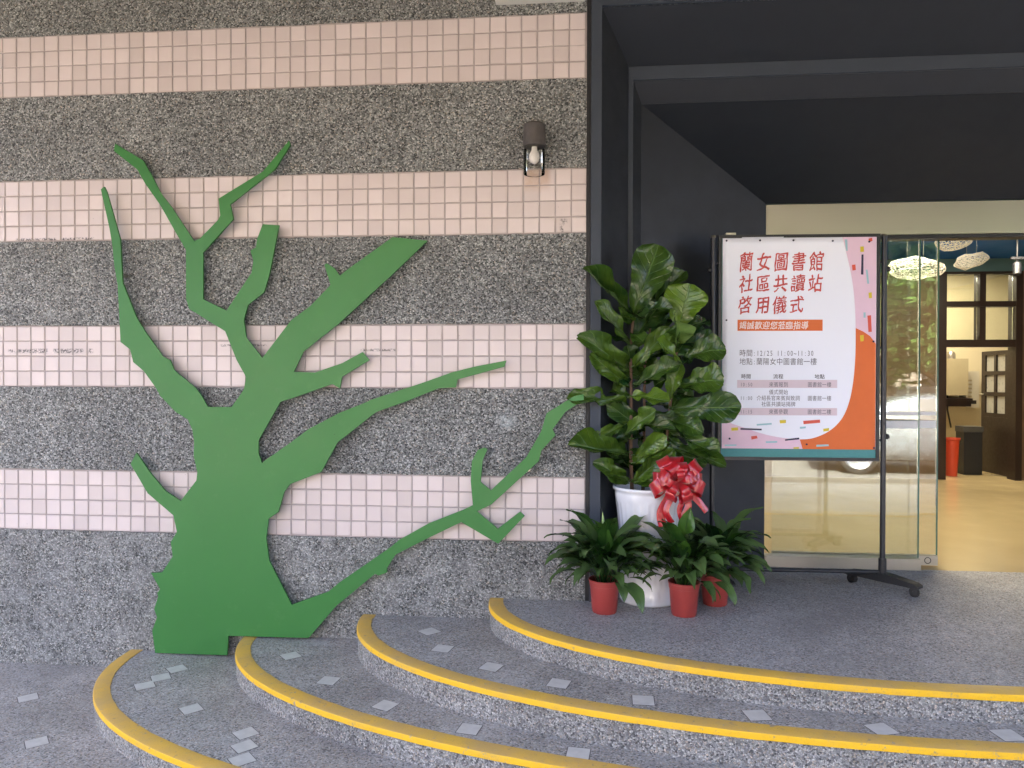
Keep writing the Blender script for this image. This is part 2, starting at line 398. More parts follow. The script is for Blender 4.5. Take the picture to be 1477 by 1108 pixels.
for b in range(4):
    sag = [rnd.uniform(-.0012, .0012) for _ in range(5)]
    for col in range(-31, 40):
        for row in range(4):
            cx = U0[b] + (col+.5)*U; cz = BAND_TOP[b] - (row+.5)*U
            if cx-HW < XL: continue
            jx, jz = rnd.gauss(0, .0005), rnd.gauss(0, .0005) + sag[row]*math.sin(col*.21+b)
            if cx + HW > 0.0005:                       # cut tile at the portal
                if 0 - (cx-HW) < .012: continue
                w2 = (0-(cx-HW))/2
                tile_bm(rest, cx-HW+w2, cz+jz, w2, HW)
            elif col >= 19 and n_single < 300:
                e = bands[b]
                me_obj('tile', rnd.choice(tile_var), e, Vector((cx+jx, 0, cz+jz)) - WO - e.location); n_single += 1
            else:
                tile_bm(rest, cx+jx, cz+jz, HW+rnd.uniform(-.0006, .0006), HW+rnd.uniform(-.0006, .0006), rnd.uniform(-.0004, .0004), rnd.uniform(-.0004, .0004), rnd.uniform(-.0006, .0006))
tag(wpart('tile_rest', rest, M['tile']), kind='stuff')

# canopy slab above the frame, shading the top of the wall
canopy = thing('entrance_canopy', 'concrete canopy slab projecting high above the striped wall', 'canopy', (1, 0, 3.9))
M['soffit'] = plain('warm_soffit', (.13, .09, .055), .8, .1, 2)
bm = box(bmesh.new(), -7, 7, -3.2, .26, -.36, .22); obj('slab', bm, M['concrete'], canopy, bevel=.01)
bm = box(bmesh.new(), -6.9, 6.9, -3.1, -.035, -.375, -.361); obj('soffit', bm, M['soffit'], canopy)
boxo('shade_fascia', -7, 7, -3.32, -3.201, -.95, .23, M['concrete'], canopy, .008)  # unseen drop beam, added to darken the top of the wall
ub = thing('shade_storeys', 'unseen storeys added above the canopy to shade the forecourt', 'building', (0, .3, 4.13)); boxo('shade_mass', -10, 10, 0, 9, 0, 3.6, M['concrete'], ub)  # unseen block, added and sized so its shadow covers the forecourt
boxo('ground_storey', -10, .02, -.03, 8.0, -4.6, -.001, M['concrete'], ub); boxo('ground_storey', .021, .56, .62, 8.0, -4.6, -.001, M['concrete'], ub); boxo('ground_storey', 5.97, 10, -.03, 8.0, -4.6, -.001, M['concrete'], ub); boxo('ground_storey', .561, 5.969, 7.9, 8.2, -4.6, -.001, M['concrete'], ub); boxo('ground_storey', .561, 5.969, .62, 7.89, -1.25, -.001, M['concrete'], ub)
boxo('parapet', -10.1, 10.1, -.1, 9.1, 3.601, 3.9, M['concrete'], ub)
# white name board whose lower edge hangs into the picture
sb = thing('wall_sign', 'white board edge at the top of the wall beside the dark portal', 'sign', (-.245, -.03, 3.172))
boxo('sign_board', -.238, .236, -.03, .02, 0, .34, M['white_sign'], sb, .006)
boxo('sign_bracket', -.20, -.16, .0202, .0255, .05, .3, M['steel'], sb); boxo('sign_bracket', .16, .20, .0202, .0255, .05, .3, M['steel'], sb)

# ------------------------------------------------------------------ curved steps
XC, XE = 1.55, 4.1
ELL = [(2.06, 1.02, 2.1), (2.76, 1.245, 2.1), (3.42, 1.41, 2.0), (4.10, 1.61, 2.3)]
steps = thing('entrance_steps', 'curved grey terrazzo steps with yellow painted edges before the doorway', 'steps', (XC, 0, ZS[4]))
SO = Vector((XC, 0, ZS[4]))
def edge_curve(a, b, n, off=0, N=72):
    pts = []
    for i in range(N+1):
        t = math.pi/2*i/N
        c, s = math.cos(t), math.sin(t)
        pts.append((XC - a*c**(2/n), -b*s**(2/n)))
    pts += [(XC + (XE-XC)*k/6, -b) for k in range(1, 6)]
    pts += [(XE + (XC - x), y) for x, y in reversed(pts[:N+1])]
    if off:
        out = []
        for i, p in enumerate(pts):
            q0 = Vector(pts[max(i-1, 0)]); q1 = Vector(pts[min(i+1, len(pts)-1)]); d = (q1-q0).normalized()
            nrm = Vector((-d.y, d.x))                 # inward
            if nrm.y < 0 and abs(d.x) > .05: nrm = -nrm
            q = Vector(p) + nrm*off; q.y = min(q.y, .0)
            out.append((q.x, q.y))
        out[0] = (pts[0][0]+off, 0); out[-1] = (pts[-1][0]-off, 0)
        return out
    return pts
def spart(name, bm, mt, parent, **kw):
    bmesh.ops.translate(bm, vec=-SO, verts=bm.verts); return obj(name, bm, mt, parent, **kw)
NOSE = [.076, .075, .075, .074]
step_objs = []
for i, (a, b, n) in enumerate(ELL):
    z = ZS[i]; zb = ZS[i+1]; c0 = edge_curve(a, b, n); c1 = edge_curve(a, b, n, NOSE[i]); cr = edge_curve(a, b, n, .006)
    # tread (inside the nosing) down to the next level
    bm = bmesh.new(); back = .86 if i == 0 else 0
    fr = [bm.verts.new((x, y, z)) for x, y in c1]
    if i == 0:
        # the platform runs on into the portal up to the door sill
        ext = [(3.6, .01), (3.6, .86), (1.05, .86), (.02, .01)]
        loop = fr + [bm.verts.new((5.55, .01, z)), bm.verts.new((4.45, .86, z)), bm.verts.new((1.05, .86, z)), bm.verts.new((.04, .01, z))]
        bm.faces.new(loop)
    else:
        inner = edge_curve(*ELL[i-1], .03)
        inn = [bm.verts.new((x, min(y, .0) , z)) for x, y in inner]
        m2 = len(fr)
        for k in range(m2-1): bm.faces.new((fr[k], fr[k+1], inn[k+1], inn[k]))
    st = spart('platform' if i == 0 else 'step', bm, M['tread'], steps); step_objs.append(st)
    # nosing: painted strip, rounded lip, slightly proud
    bm = bmesh.new(); zn = z+.0025
    prof = [(c1, z-.002, 0), (c1, zn, 0), (edge_curve(a, b, n, .008), zn, 0), (edge_curve(a, b, n, .002), zn-.003, 0), (c0, zn-.010, 0), (c0, z-.024, 0), (cr, z-.027, 0)]
    rings = []
    for pl, zz, _ in prof:
        rings.append([bm.verts.new((x + (.004*noise.noise(Vector((x*23, y*23, i))) if pl is c1 else 0), y + (.0045*noise.noise(Vector((x*23, y*23, i+5))) if pl is c1 and y < -.01 else 0), zz + (.0012*noise.noise(Vector((x*9, y*9, i))) if 0 < zz-z+.02 else .0025*noise.noise(Vector((x*14, y*14, i))) ))) for x, y in pl])
    for r0, r1 in zip(rings, rings[1:]):
        for k in range(len(r0)-1): bm.faces.new((r0[k], r0[k+1], r1[k+1], r1[k]))
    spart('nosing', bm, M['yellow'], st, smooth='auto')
    # riser
    bm = bmesh.new(); ra = [bm.verts.new((x, y, z-.02)) for x, y in cr]; rb = [bm.verts.new((x, y, zb-.01)) for x, y in cr]
    for k in range(len(ra)-1): bm.faces.new((ra[k], rb[k], rb[k+1], ra[k+1]))
    spart('riser', bm, M['riser'], st, smooth=True)
# square inlaid tiles
M['joint'] = plain('dark_joint', (.13, .125, .12), .9, .3, 60)
INL = {4: [(-2.829, -.433, 43), (-2.446, -.861, 43)],
       3: [(-2.138, -.244, 47), (-2.16, -.358, 38), (-2.182, -.463, 40), (-1.815, -.688, 46), (-1.459, -.888, 48), (-1.413, -.998, 48), (-1.373, -1.103, 45)],
       2: [(-1.501, -.288, 43), (-1.202, -.571, 83), (-.866, -.804, 66), (-.47, -.982, 80), (-.028, -1.136, 84)],
       1: [(-.79, -.237, 46), (-.678, -.466, 78), (-.419, -.667, 70), (-.112, -.817, 75), (.231, -.948, 88), (.656, -1.038, 10), (1.088, -1.108, 18), (1.529, -1.11, 9), (1.98, -1.12, 30)]}
for lv, L in INL.items():
    for x, y, a in L:
        bm = box(bmesh.new(), -.0425, .0425, -.0425, .0425, -.004, .0018)
        q4 = [(-1, -1), (1, -1), (1, 1), (-1, 1)]; ri = [bm.verts.new((x_*.0424, y_*.0424, .0008)) for x_, y_ in q4]; ro = [bm.verts.new((x_*.0462, y_*.0462, .0008)) for x_, y_ in q4]
        for k_ in range(4): bm.faces.new((ro[k_], ro[(k_+1) % 4], ri[(k_+1) % 4], ri[k_])).material_index = 1
        o = obj('inlay_tile', bm, [M['inlay'], M['joint']], ground if lv == 4 else step_objs[lv])
        o.rotation_euler = (0, 0, R(a))
        o.location = Vector((x, y, ZS[lv])) - (SO if lv < 4 else Vector((0, 0, 0)))

# ------------------------------------------------------------------ dark funnel portal
portal = thing('entrance_portal', 'charcoal stepped entrance frame funnelling in to the glass doors', 'portal', (0, 0, 0))
XM = 2.8
def portal_ring(name, prof, mt, smooth=False):
    """prof: list of (x_left, z_top, y); sweeps left jamb - head - right jamb"""
    bm = bmesh.new(); rings = []
    for x, z, y in prof:
        rings.append([bm.verts.new(p) for p in ((x, y, -.03), (x, y, z), (2*XM-x, y, z), (2*XM-x, y, -.03))])
    for a, b in zip(rings, rings[1:]):
        for k in range(3): bm.faces.new((a[k], a[k+1], b[k+1], b[k]))
    return obj(name, bm, mt, portal)
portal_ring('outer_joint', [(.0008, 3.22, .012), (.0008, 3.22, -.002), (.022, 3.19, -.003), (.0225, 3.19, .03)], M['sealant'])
portal_ring('front_lip', [(.0235, 3.188, .03), (.0235, 3.188, -.02), (.078, 3.142, -.024), (.080, 3.138, -.010)], M['portal_lip_lit'])
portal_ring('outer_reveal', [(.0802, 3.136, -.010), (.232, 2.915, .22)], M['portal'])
portal_ring('inner_lip', [(.2322, 2.915, .2198), (.2345, 2.912, .2185), (.258, 2.842, .2185), (.2595, 2.838, .226)], M['portal_lip_lit'])
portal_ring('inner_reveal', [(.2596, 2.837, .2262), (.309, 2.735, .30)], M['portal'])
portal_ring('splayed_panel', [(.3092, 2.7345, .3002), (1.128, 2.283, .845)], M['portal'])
# masonry above the portal and right of it
rw = thing('upper_wall', 'plain wall above and right of the dark entrance frame', 'wall', (2.8, .1, 3.2))
boxo('lintel_wall', -2.79, 6.2, -.09, .16, .03, .32, M['pebble'], rw)
boxo('side_wall', 2.81, 6.2, -.09, .16, -3.66, .028, M['pebble'], rw)

# ------------------------------------------------------------------ glass entrance
YD = .85
head = thing('door_header', 'brushed steel header beam above the glass doors', 'header', (XM, YD, 2.08))
obj('header_cover', box(bmesh.new(), 1.131-XM, 4.45-XM, -.0, .16, 0, .198), M['steel'], head, bevel=.004)
boxo('track_lip', 1.131-XM, 4.45-XM, .02, .12, -.022, -.001, M['black_metal'], head)
def pane(th, x0, x1, y, z0, z1, edge_x=None):
    boxo('glass_pane', x0, x1, y-.005, y+.005, z0, z1, M['glass'], th)
    if edge_x is not None: boxo('glass_edge', edge_x, edge_x+.009, y-.0053, y+.0053, z0, z1, M['glass_edge'], th)
fx = thing('fixed_glass_panel', 'fixed glass panel behind the poster board with steel floor channel', 'glass panel', (1.6, YD+.03, 0))
pane(fx, 1.135-1.6, 2.063-1.6, 0, .068, 2.05, 2.0635-1.6)
boxo('floor_channel', 1.132-1.6, 2.069-1.6, -.045, .03, .001, .070, M['steel'], fx, .003)
for z in (.90, .968): boxo('frosted_strip', 1.14-1.6, 2.06-1.6, -.0066, -.0054, z-.0245 if z == .90 else z-.011, z+.0245 if z == .90 else z+.011, M['frost'], fx)
sl_ = thing('sliding_glass_door', 'sliding glass door slid open, with lock hole in its steel foot', 'door', (1.7, YD+.10, 0))
pane(sl_, 1.2-1.7, 2.205-1.7, 0, .072, 2.06, 2.2055-1.7)
bm = box(bmesh.new(), 1.2-1.7, 2.21-1.7, -.02, .02, .012, .0735); obj('door_foot', bm, M['steel'], sl_, bevel=.003)
bm = bmesh.new(); lathe(bm, [(.021, -.006), (.021, 0), (.016, .0)], 20, cap0=False, cap1=False); lathe(bm, [(.0158, -.001), (.0, -.001)], 20, cap0=False, cap1=False)
o = obj('lock_hole', bm, [M['black_metal']], sl_, loc=(2.15-1.7, -.0205, .043), rot=(R(90), 0, 0))
for z in (.90, .968): boxo('frosted_strip', 1.22-1.7, 2.2-1.7, -.0066, -.0054, z-.0245 if z == .90 else z-.011, z+.0245 if z == .90 else z+.011, M['frost'], sl_)
fr = thing('right_glass_panel', 'fixed glass panel on the far right of the doorway', 'glass panel', (3.95, YD+.03, 0))
pane(fr, -.45, .45, 0, .068, 2.05); boxo('floor_channel', -.45, .45, -.045, .03, .001, .07, M['steel'], fr, .003)

# ------------------------------------------------------------------ interior room
M['i_floor'] = plain('polished_floor', (.56, .44, .23), .13, .10, 1.5, .02, 30, spec=.6)
M['i_wall'] = plain('cream_wall', (.62, .55, .36), .8, .06, 2)
M['i_blue'] = plain('blue_ceiling', (.006, .12, .5), .7, .1, 2)
M['i_teal'] = plain('teal_wall', (.10, .19, .19), .7, .1, 2)
M['wood_dark'] = plain('dark_wood', (.02, .011, .008), .42, .3, 12, .1, 60)
M['wood_mid'] = plain('brown_wood', (.16, .10, .055), .5, .3, 6, .1, 60)
M['warm'] = None
def structure(name, *a): return tag(boxo(name, *a), kind='structure')
structure('interior_floor', .95, 9, .862, 8.2, -.03, .0, M['i_floor'])
structure('interior_ceiling', .6, 9, .62, 5.42, 2.62, 2.75, M['i_blue'])
structure('back_room_ceiling', .6, 9, 5.425, 8.2, 2.72, 2.85, M['i_wall'])
structure('interior_front_wall', .6, 9, .862, 1.0, 2.3, 2.615, M['i_teal'])
structure('interior_left_wall', .6, 1.12, .90, 8.2, -.02, 2.29, M['wood_mid'])
structure('interior_right_wall', 5.75, 5.95, 1.0, 5.3, 0.001, 2.615, M['wood_mid'])
structure('back_room_wall', 1.2, 9, 7.0, 7.15, 0.001, 2.715, M['i_wall'])
structure('back_room_side_wall', 6.4, 6.55, 5.45, 6.99, 0.001, 2.715, M['i_wall'])
structure('interior_back_wall', 1.121, 4.17, 5.3, 5.42, 0.001, 2.46, M['wood_mid'])
structure('interior_back_wall_top', 1.121, 5.749, 5.301, 5.42, 2.4605, 2.615, M['i_teal'])
structure('interior_back_wall_side', 5.11, 5.749, 5.3, 5.42, 0.001, 2.46, M['wood_mid'])
part = thing('wooden_partition', 'dark wooden door frame with four transom panes inside', 'door frame', (4.65, 5.28, 0))
def pb(name, x0, x1, y0, y1, z0, z1, m, pr=part): return boxo(name, x0-4.65, x1-4.65, y0, y1, z0, z1, M[m], pr, .004)
pb('jamb', 4.172, 4.262, -.03, .14, .001, 2.458, 'wood_dark'); pb('jamb', 5.035, 5.108, -.03, .14, .001, 2.458, 'wood_dark')
pb('top_rail', 4.2625, 5.0345, -.02, .13, 2.43, 2.458, 'wood_dark'); pb('middle_rail', 4.2625, 5.0345, -.02, .12, 2.045, 2.108, 'wood_dark'); pb('door_rail', 4.2625, 5.0345, -.025, .13, 1.57, 1.655, 'wood_dark')
for z0, z1 in ((1.6555, 2.0445), (2.1085, 2.4295)):
    pb('mullion', 4.636, 4.704, -.018, .118, z0, z1, 'wood_dark')
    for x0, x1 in ((4.263, 4.6355), (4.7045, 5.034)): pb('pane', x0, x1, .046, .052, z0, z1, 'glass')
leaf = thing('panelled_door', 'dark wooden inner door standing open with six small panes', 'door', (5.10, 5.43, 0))
def lb(name, y0, y1, z0, z1, m='wood_dark', x0=-.04, x1=0.0): return boxo(name, x0, x1, y0, y1, z0, z1, M[m], leaf, .003)
lb('lower_panel', 0, .62, .02, .72); lb('stile', 0, .09, .7205, 1.54); lb('stile', .53, .62, .7205, 1.54); lb('mullion', .285, .335, .7205, 1.54)
for z in (.7205, .98, 1.24, 1.49):
    lb('cross_rail', .0905, .2845, z, z+.05); lb('cross_rail', .3355, .5295, z, z+.05)
M['pale_pane'] = plain('frosted_pane', (.45, .45, .40), .3, .05)
for z0, z1 in ((.771, .9795), (1.031, 1.2395), (1.291, 1.4895)):
    lb('pane', .091, .284, z0, z1, 'pale_pane', -.023, -.017); lb('pane', .336, .529, z0, z1, 'pale_pane', -.023, -.017)
bm = bmesh.new(); tube(bm, [(-.04, .57, 1.0), (-.085, .57, 1.0), (-.085, .50, 1.0)], .009, 8); obj('door_handle', bm, M['steel'], leaf, smooth=True)
M['beige'] = plain('beige_enamel', (.42, .36, .22), .5, .1, 6); M['offwhite'] = plain('offwhite_enamel', (.58, .54, .42), .45, .06, 6)
cab = thing('water_heater', 'beige wall heater box in the back room above the red bin', 'heater', (5.06, 6.85, .97))
obj('casing', box(bmesh.new(), -.13, .145, -.18, .14, 0, .50), M['beige'], cab, bevel=.02)
bm = bmesh.new(); tube(bm, [(-.04, 0, -.001), (-.04, 0, -.2), (.02, .02, -.45)], .012, 8); obj('pipe', bm, M['black_plastic'], cab, smooth=True)
bm = bmesh.new(); lathe(bm, [(.0, .501), (.06, .501), (.06, .56), (.04, .60), (0, .60)], 16, cap0=False, cap1=False); obj('valve', bm, M['steel'], cab, smooth='auto')
ab = thing('wall_box', 'white upright electric box on the cream back room wall', 'electric box', (5.325, 6.9, .80))
obj('housing', box(bmesh.new(), -.085, .085, -.10, .095, 0, .50), M['offwhite'], ab, bevel=.018)
for k in range(5): boxo('vent_slot', -.06, -.01, -.1035, -.1005, .14+k*.055, .165+k*.055, M['beige'], ab)
boxo('control_panel', -.06, .05, -.1035, -.1005, .05, .1, M['black_plastic'], ab)
sh = thing('dark_shelf', 'small black shelf under the beige heater box', 'shelf', (5.06, 6.78, .90))
boxo('shelf_board', -.2, .18, -.16, .2, 0, .03, M['wood_dark'], sh, .003); boxo('shelf_apron', -.19, .17, -.14, .19, -.08, -.001, M['wood_dark'], sh)
rb_ = thing('red_bin', 'tall red plastic bin behind the dark wooden jamb', 'bin', (4.50, 5.62, 0))
lathe_bm = lathe(bmesh.new(), [(.0, .002), (.062, .002), (.085, .44), (.094, .445), (.094, .47), (.086, .47), (.08, .40), (.06, .02), (0, .02)], 28, cap0=False, cap1=False)
M['bin_red'] = plain('bin_red', (.48, .05, .02), .4, .08); obj('bin_body', lathe_bm, M['bin_red'], rb_, smooth='auto')
gb = thing('grey_bin', 'dark grey lidded bin beside the open inner door', 'bin', (4.82, 5.86, 0))
obj('bin_body', box(bmesh.new(), -.11, .11, -.10, .10, .002, .53), M['black_plastic'], gb, bevel=.02); obj('lid', box(bmesh.new(), -.118, .118, -.108, .108, .531, .60), plain('grey_lid', (.06, .06, .055), .5), gb, bevel=.025)
# mesh cloud pendants
M['cloud'] = plain('white_mesh_wire', (.72, .70, .62), .5, .05)
def cloud(label, loc, sx, sy, sz, seed, tilt):
    t = thing('cloud_pendant', label, 'pendant lamp', loc, 0, 'white mesh cloud pendants')
    bm = bmesh.new(); bmesh.ops.create_icosphere(bm, subdivisions=3, radius=1)
    for v in bm.verts:
        q = v.co.copy(); k = 1 + .22*noise.noise(q*1.6+Vector((seed, 0, 0)))
        v.co = Vector((q.x*sx*k, q.y*sy*k, q.z*sz*k*(1+.25*noise.noise(q*2.5+Vector((0, seed, 0))))))
    o = obj('wire_mesh', bm, M['cloud'], t, rot=(0, tilt, 0))
    md = o.modifiers.new('wire', 'WIREFRAME'); md.thickness = .005; md.use_replace = True
    for dx in (-.3, .3):
        bm = bmesh.new(); tube(bm, [(dx*sx, 0, sz*.8), (dx*sx, 0, 2.62-loc[2])], .0012, 5); obj('wire', bm, M['steel'], t)
cloud('large white mesh cloud pendant seen through the glass', (2.73, 2.5, 2.105), .215, .16, .085, 1, .02)
cloud('white mesh cloud pendant cut off by the steel header', (3.27, 3.0, 2.42), .15, .13, .085, 5, -.12)
cloud('smallest white mesh cloud pendant below the blue ceiling', (3.42, 3.0, 2.24), .138, .12, .065, 9, -.22)
tl = thing('track_spotlight', 'black track spotlight under the blue ceiling', 'spotlight', (4.352, 4.0, 2.3))
bm = lathe(bmesh.new(), [(0, -.055), (.036, -.055), (.04, .06), (.03, .075), (0, .075)], 20, cap0=False, cap1=False); obj('lamp_head', bm, M['black_metal'], tl, smooth='auto', rot=(R(-14), R(6), 0))
bm = bmesh.new(); tube(bm, [(0, 0, .06), (0, 0, .32)], .009, 8); obj('stem', bm, M['black_metal'], tl)
boxo('track', -.06, .9, -.018, .018, .10, .125, M['black_metal'], tl); 
def emit_mat(name, c, s):
    n = NT(name); e = n.n('Emission'); e.inputs[0].default_value = (*c, 1); e.inputs[1].default_value = s
    n.l(e.outputs[0], n.out.inputs['Surface']); return n.m
M['lamp_emit'] = emit_mat('warm_lamp_diffuser', (1, .87, .66), 4.6)
for i, (x, y, z, lbl) in enumerate(((2.2, 2.2, 2.62, 'warm ceiling lamp over the polished floor nearest the doors'), (3.9, 3.7, 2.62, 'warm ceiling lamp over the far end of the polished floor'), (4.6, 6.1, 2.72, 'warm ceiling lamp in the cream back room'))):
    t = thing('ceiling_lamp', lbl, 'ceiling lamp', (x, y, z), 0, 'warm ceiling lamps inside')
    boxo('housing', -.62, .62, -.14, .14, -.035, -.001, M['offwhite'], t); boxo('diffuser', -.6, .6, -.12, .12, -.045, -.0355, M['lamp_emit'], t)

# ------------------------------------------------------------------ green cut-out tree
TREE = [(-2.371,-0.347),(-2.388,-0.225),(-2.36,-0.148),(-2.376,-0.103),(-2.353,-0.032),(-2.359,-0.013),(-2.341,0.008),(-2.395,0.097),(-2.33,0.102),(-2.268,0.192),(-2.28,0.272),(-2.244,0.328),(-2.264,0.419),(-2.414,0.539),(-2.514,0.7),(-2.48,0.763),(-2.392,0.643),(-2.312,0.554),(-2.222,0.5),(-2.131,0.615),(-2.126,0.661),(-2.147,0.75),(-2.144,0.826),(-2.155,0.895),(-2.181,0.95),(-2.251,0.991),(-2.341,1.08),(-2.367,1.125),(-2.435,1.215),(-2.498,1.266),(-2.516,1.336),(-2.572,1.377),(-2.589,1.694),(-2.609,1.805),(-2.618,1.903),(-2.636,2.007),(-2.687,2.226),(-2.668,2.241),(-2.653,2.212),(-2.574,1.947),(-2.56,1.708),(-2.479,1.513),(-2.435,1.444),(-2.326,1.298),(-2.283,1.277),(-2.261,1.222),(-2.138,1.126),(-2.109,1.092),(-2.066,1.02),(-1.93,1.02),(-1.859,1.117),(-1.847,1.185),(-1.901,1.278),(-1.966,1.435),(-2.174,1.56),(-2.191,1.615),(-2.191,1.883),(-2.246,1.973),(-2.34,2.133),(-2.427,2.252),(-2.474,2.332),(-2.61,2.437),(-2.603,2.478),(-2.439,2.381),(-2.391,2.3),(-2.34,2.202),(-2.268,2.111),(-2.145,1.932),(-2.113,1.942),(-2.006,2.045),(-1.994,2.069),(-2.004,2.161),(-1.753,2.303),(-1.605,2.467),(-1.598,2.444),(-1.685,2.313),(-1.937,2.128),(-1.92,2.047),(-2.092,1.868),(-2.092,1.611),(-1.958,1.549),(-1.816,1.755),(-1.806,1.821),(-1.823,1.875),(-1.792,1.891),(-1.784,1.939),(-1.753,2.017),(-1.661,2.01),(-1.713,1.752),(-1.745,1.646),(-1.837,1.578),(-1.86,1.496),(-1.846,1.401),(-1.755,1.289),(-1.592,1.495),(-1.487,1.569),(-1.373,1.683),(-1.407,1.792),(-1.394,1.801),(-1.353,1.775),(-1.321,1.733),(-1.283,1.763),(-1.032,1.936),(-0.841,1.914),(-1.038,1.731),(-1.327,1.474),(-1.522,1.325),(-1.578,1.214),(-1.459,1.21),(-1.306,1.262),(-1.196,1.321),(-1.157,1.278),(-1.309,1.186),(-1.32,1.124),(-1.362,1.148),(-1.592,1.068),(-1.653,1.05),(-1.777,0.837),(-1.776,0.766),(-1.758,0.717),(-1.592,0.832),(-1.494,0.904),(-1.327,0.991),(-1.188,1.046),(-1.147,1.065),(-0.874,1.154),(-0.711,1.212),(-0.584,1.244),(-0.417,1.276),(-0.428,1.243),(-0.678,1.175),(-0.687,1.132),(-0.776,1.129),(-0.962,1.054),(-1.119,0.999),(-1.333,0.832),(-1.424,0.671),(-1.597,0.603),(-1.632,0.559),(-1.664,0.449),(-1.719,0.411),(-1.733,0.304),(-1.716,0.182),(-1.589,-0.054),(-1.381,0.025),(-1.325,0.073),(-1.036,0.276),(-0.995,0.312),(-0.831,0.406),(-0.642,0.483),(-0.594,0.507),(-0.606,0.637),(-0.6,0.743),(-0.569,0.801),(-0.536,0.815),(-0.516,0.807),(-0.542,0.747),(-0.553,0.631),(-0.498,0.588),(-0.31,0.767),(-0.231,0.907),(-0.205,0.999),(-0.061,1.089),(-0.011,1.1),(-0.009,1.072),(-0.106,1.006),(-0.172,0.914),(-0.156,0.885),(-0.231,0.801),(-0.244,0.746),(-0.495,0.513),(-0.572,0.475),(-0.461,0.385),(-0.342,0.478),(-0.318,0.456),(-0.458,0.305),(-0.656,0.416),(-0.831,0.329),(-1.012,0.234),(-1.06,0.158),(-1.06,0.136),(-1.104,0.119),(-1.125,0.127),(-1.339,-0.053),(-1.493,-0.232),(-1.948,-0.237),(-1.954,-0.344)]
FIG = [(0.248,0.03,1.521,0.375,-0.05,1.862,0.213,0.25),(0.238,0.03,1.525,0.005,-0.09,1.751,0.091,0.2),(0.228,0.03,1.362,0.074,-0.11,1.575,0.107,0.45),(0.235,0.05,1.216,0.03,-0.15,1.395,0.128,0.4),(0.23,0.05,1.136,0.042,-0.11,1.296,0.101,0.5),(0.233,0.05,1.047,-0.044,-0.11,1.12,0.096,0.4),(0.244,0.03,1.237,0.408,-0.07,1.437,0.101,0.55),(0.245,0.05,1.384,0.407,0.1,1.602,0.149,0.15),(0.264,0.1,1.414,0.463,0.17,1.757,0.16,0.1),(0.36,0.11,1.598,0.531,0.15,1.764,0.096,0.3),(0.489,0.01,1.458,0.521,-0.07,1.652,0.219,0.85),(0.47,-0.01,1.354,0.466,-0.15,1.48,0.16,0.9),(0.493,-0.03,1.26,0.384,-0.13,1.38,0.128,0.85),(0.52,0.02,1.298,0.686,-0.07,1.354,0.16,0.3),(0.488,0.01,1.153,0.681,-0.11,1.182,0.171,0.45),(0.435,-0.01,1.027,0.745,-0.15,1.047,0.16,0.2),(0.227,-0.01,1.086,0.39,-0.15,1.113,0.107,0.8),(0.26,0.03,1.149,0.465,-0.05,1.268,0.107,0.3),(0.437,0.01,1.065,0.472,-0.05,1.244,0.091,0.65),(0.204,-0.01,0.888,0.35,-0.11,1.017,0.091,0.55),(0.225,0.03,0.946,0.051,-0.07,0.872,0.075,0.5),(0.223,0.01,0.783,-0.068,-0.11,0.848,0.123,0.4),(0.258,-0.03,0.772,0.393,-0.13,0.886,0.096,0.6),(0.357,0.05,1.005,0.541,-0.03,0.921,0.123,0.15),(0.44,0.03,0.906,0.673,-0.09,0.804,0.107,0.3),(0.508,0.09,1.434,0.654,0.15,1.53,0.107,0.1),(0.318,0.11,1.436,0.408,0.15,1.547,0.117,0.1),(0.249,0.1,1.159,0.084,0.15,1.158,0.064,0.1),(0.243,0.08,1.132,0.364,0.13,1.208,0.075,0.1),(0.446,0.09,1.101,0.57,0.07,1.091,0.085,0.1),(0.44,0.03,0.869,0.564,-0.05,0.752,0.096,0.3),(0.245,0.11,0.974,0.161,0.15,0.922,0.064,0.15),(0.319,0.11,1.284,0.419,0.15,1.351,0.096,0.1),(0.468,0.1,1.198,0.364,0.13,1.154,0.085,0.12),(0.232,0.07,0.874,0.17,0.11,0.816,0.075,0.2),(0.362,0.09,0.863,0.464,0.15,0.947,0.107,0.1),(0.277,0.1,0.872,0.364,0.11,0.775,0.096,0.15),(0.245,0.01,0.635,0.438,-0.09,0.803,0.121,0.5),(0.232,0.01,0.639,0.074,-0.07,0.745,0.087,0.35),(0.236,0.03,0.624,0.123,-0.05,0.68,0.078,0.4),(0.248,0.0,0.727,0.39,-0.1,0.857,0.095,0.5),(0.482,0.01,0.823,0.705,-0.09,0.744,0.074,0.3),(0.442,0.03,0.812,0.608,-0.07,0.748,0.087,0.35),(0.247,0.03,0.632,0.352,-0.03,0.651,0.078,0.45),(0.284,0.08,0.78,0.419,0.05,0.741,0.078,0.15),(0.372,0.1,0.779,0.486,0.11,0.797,0.087,0.12)]
tree = thing('tree_cutout', 'green painted bare tree silhouette mounted on the striped wall', 'wall sculpture', (-2.1, -.045, -.35))
TO = Vector((-2.1, -.045, -.35))
from mathutils.geometry import delaunay_2d_cdt
cv, ce, cf, _, _, _ = delaunay_2d_cdt([Vector(p) for p in TREE], [], [list(range(len(TREE)))], 1, 1e-6)
bm = bmesh.new(); lay = []
for yy in (-.060, -.048): lay.append([bm.verts.new(Vector((p.x, yy, p.y)) - TO) for p in cv])
for f in cf: bm.faces.new([lay[0][i] for i in f]); bm.faces.new([lay[1][i] for i in f][::-1])
for e in [e for e in bm.edges if len(e.link_faces) == 1 and e.verts[0].co.y < -.010 and e.verts[1].co.y < -.010]:
    i, j = lay[0].index(e.verts[0]), lay[0].index(e.verts[1]); bm.faces.new((lay[0][i], lay[0][j], lay[1][j], lay[1][i]))
obj('silhouette_plate', bm, M['green'], tree)
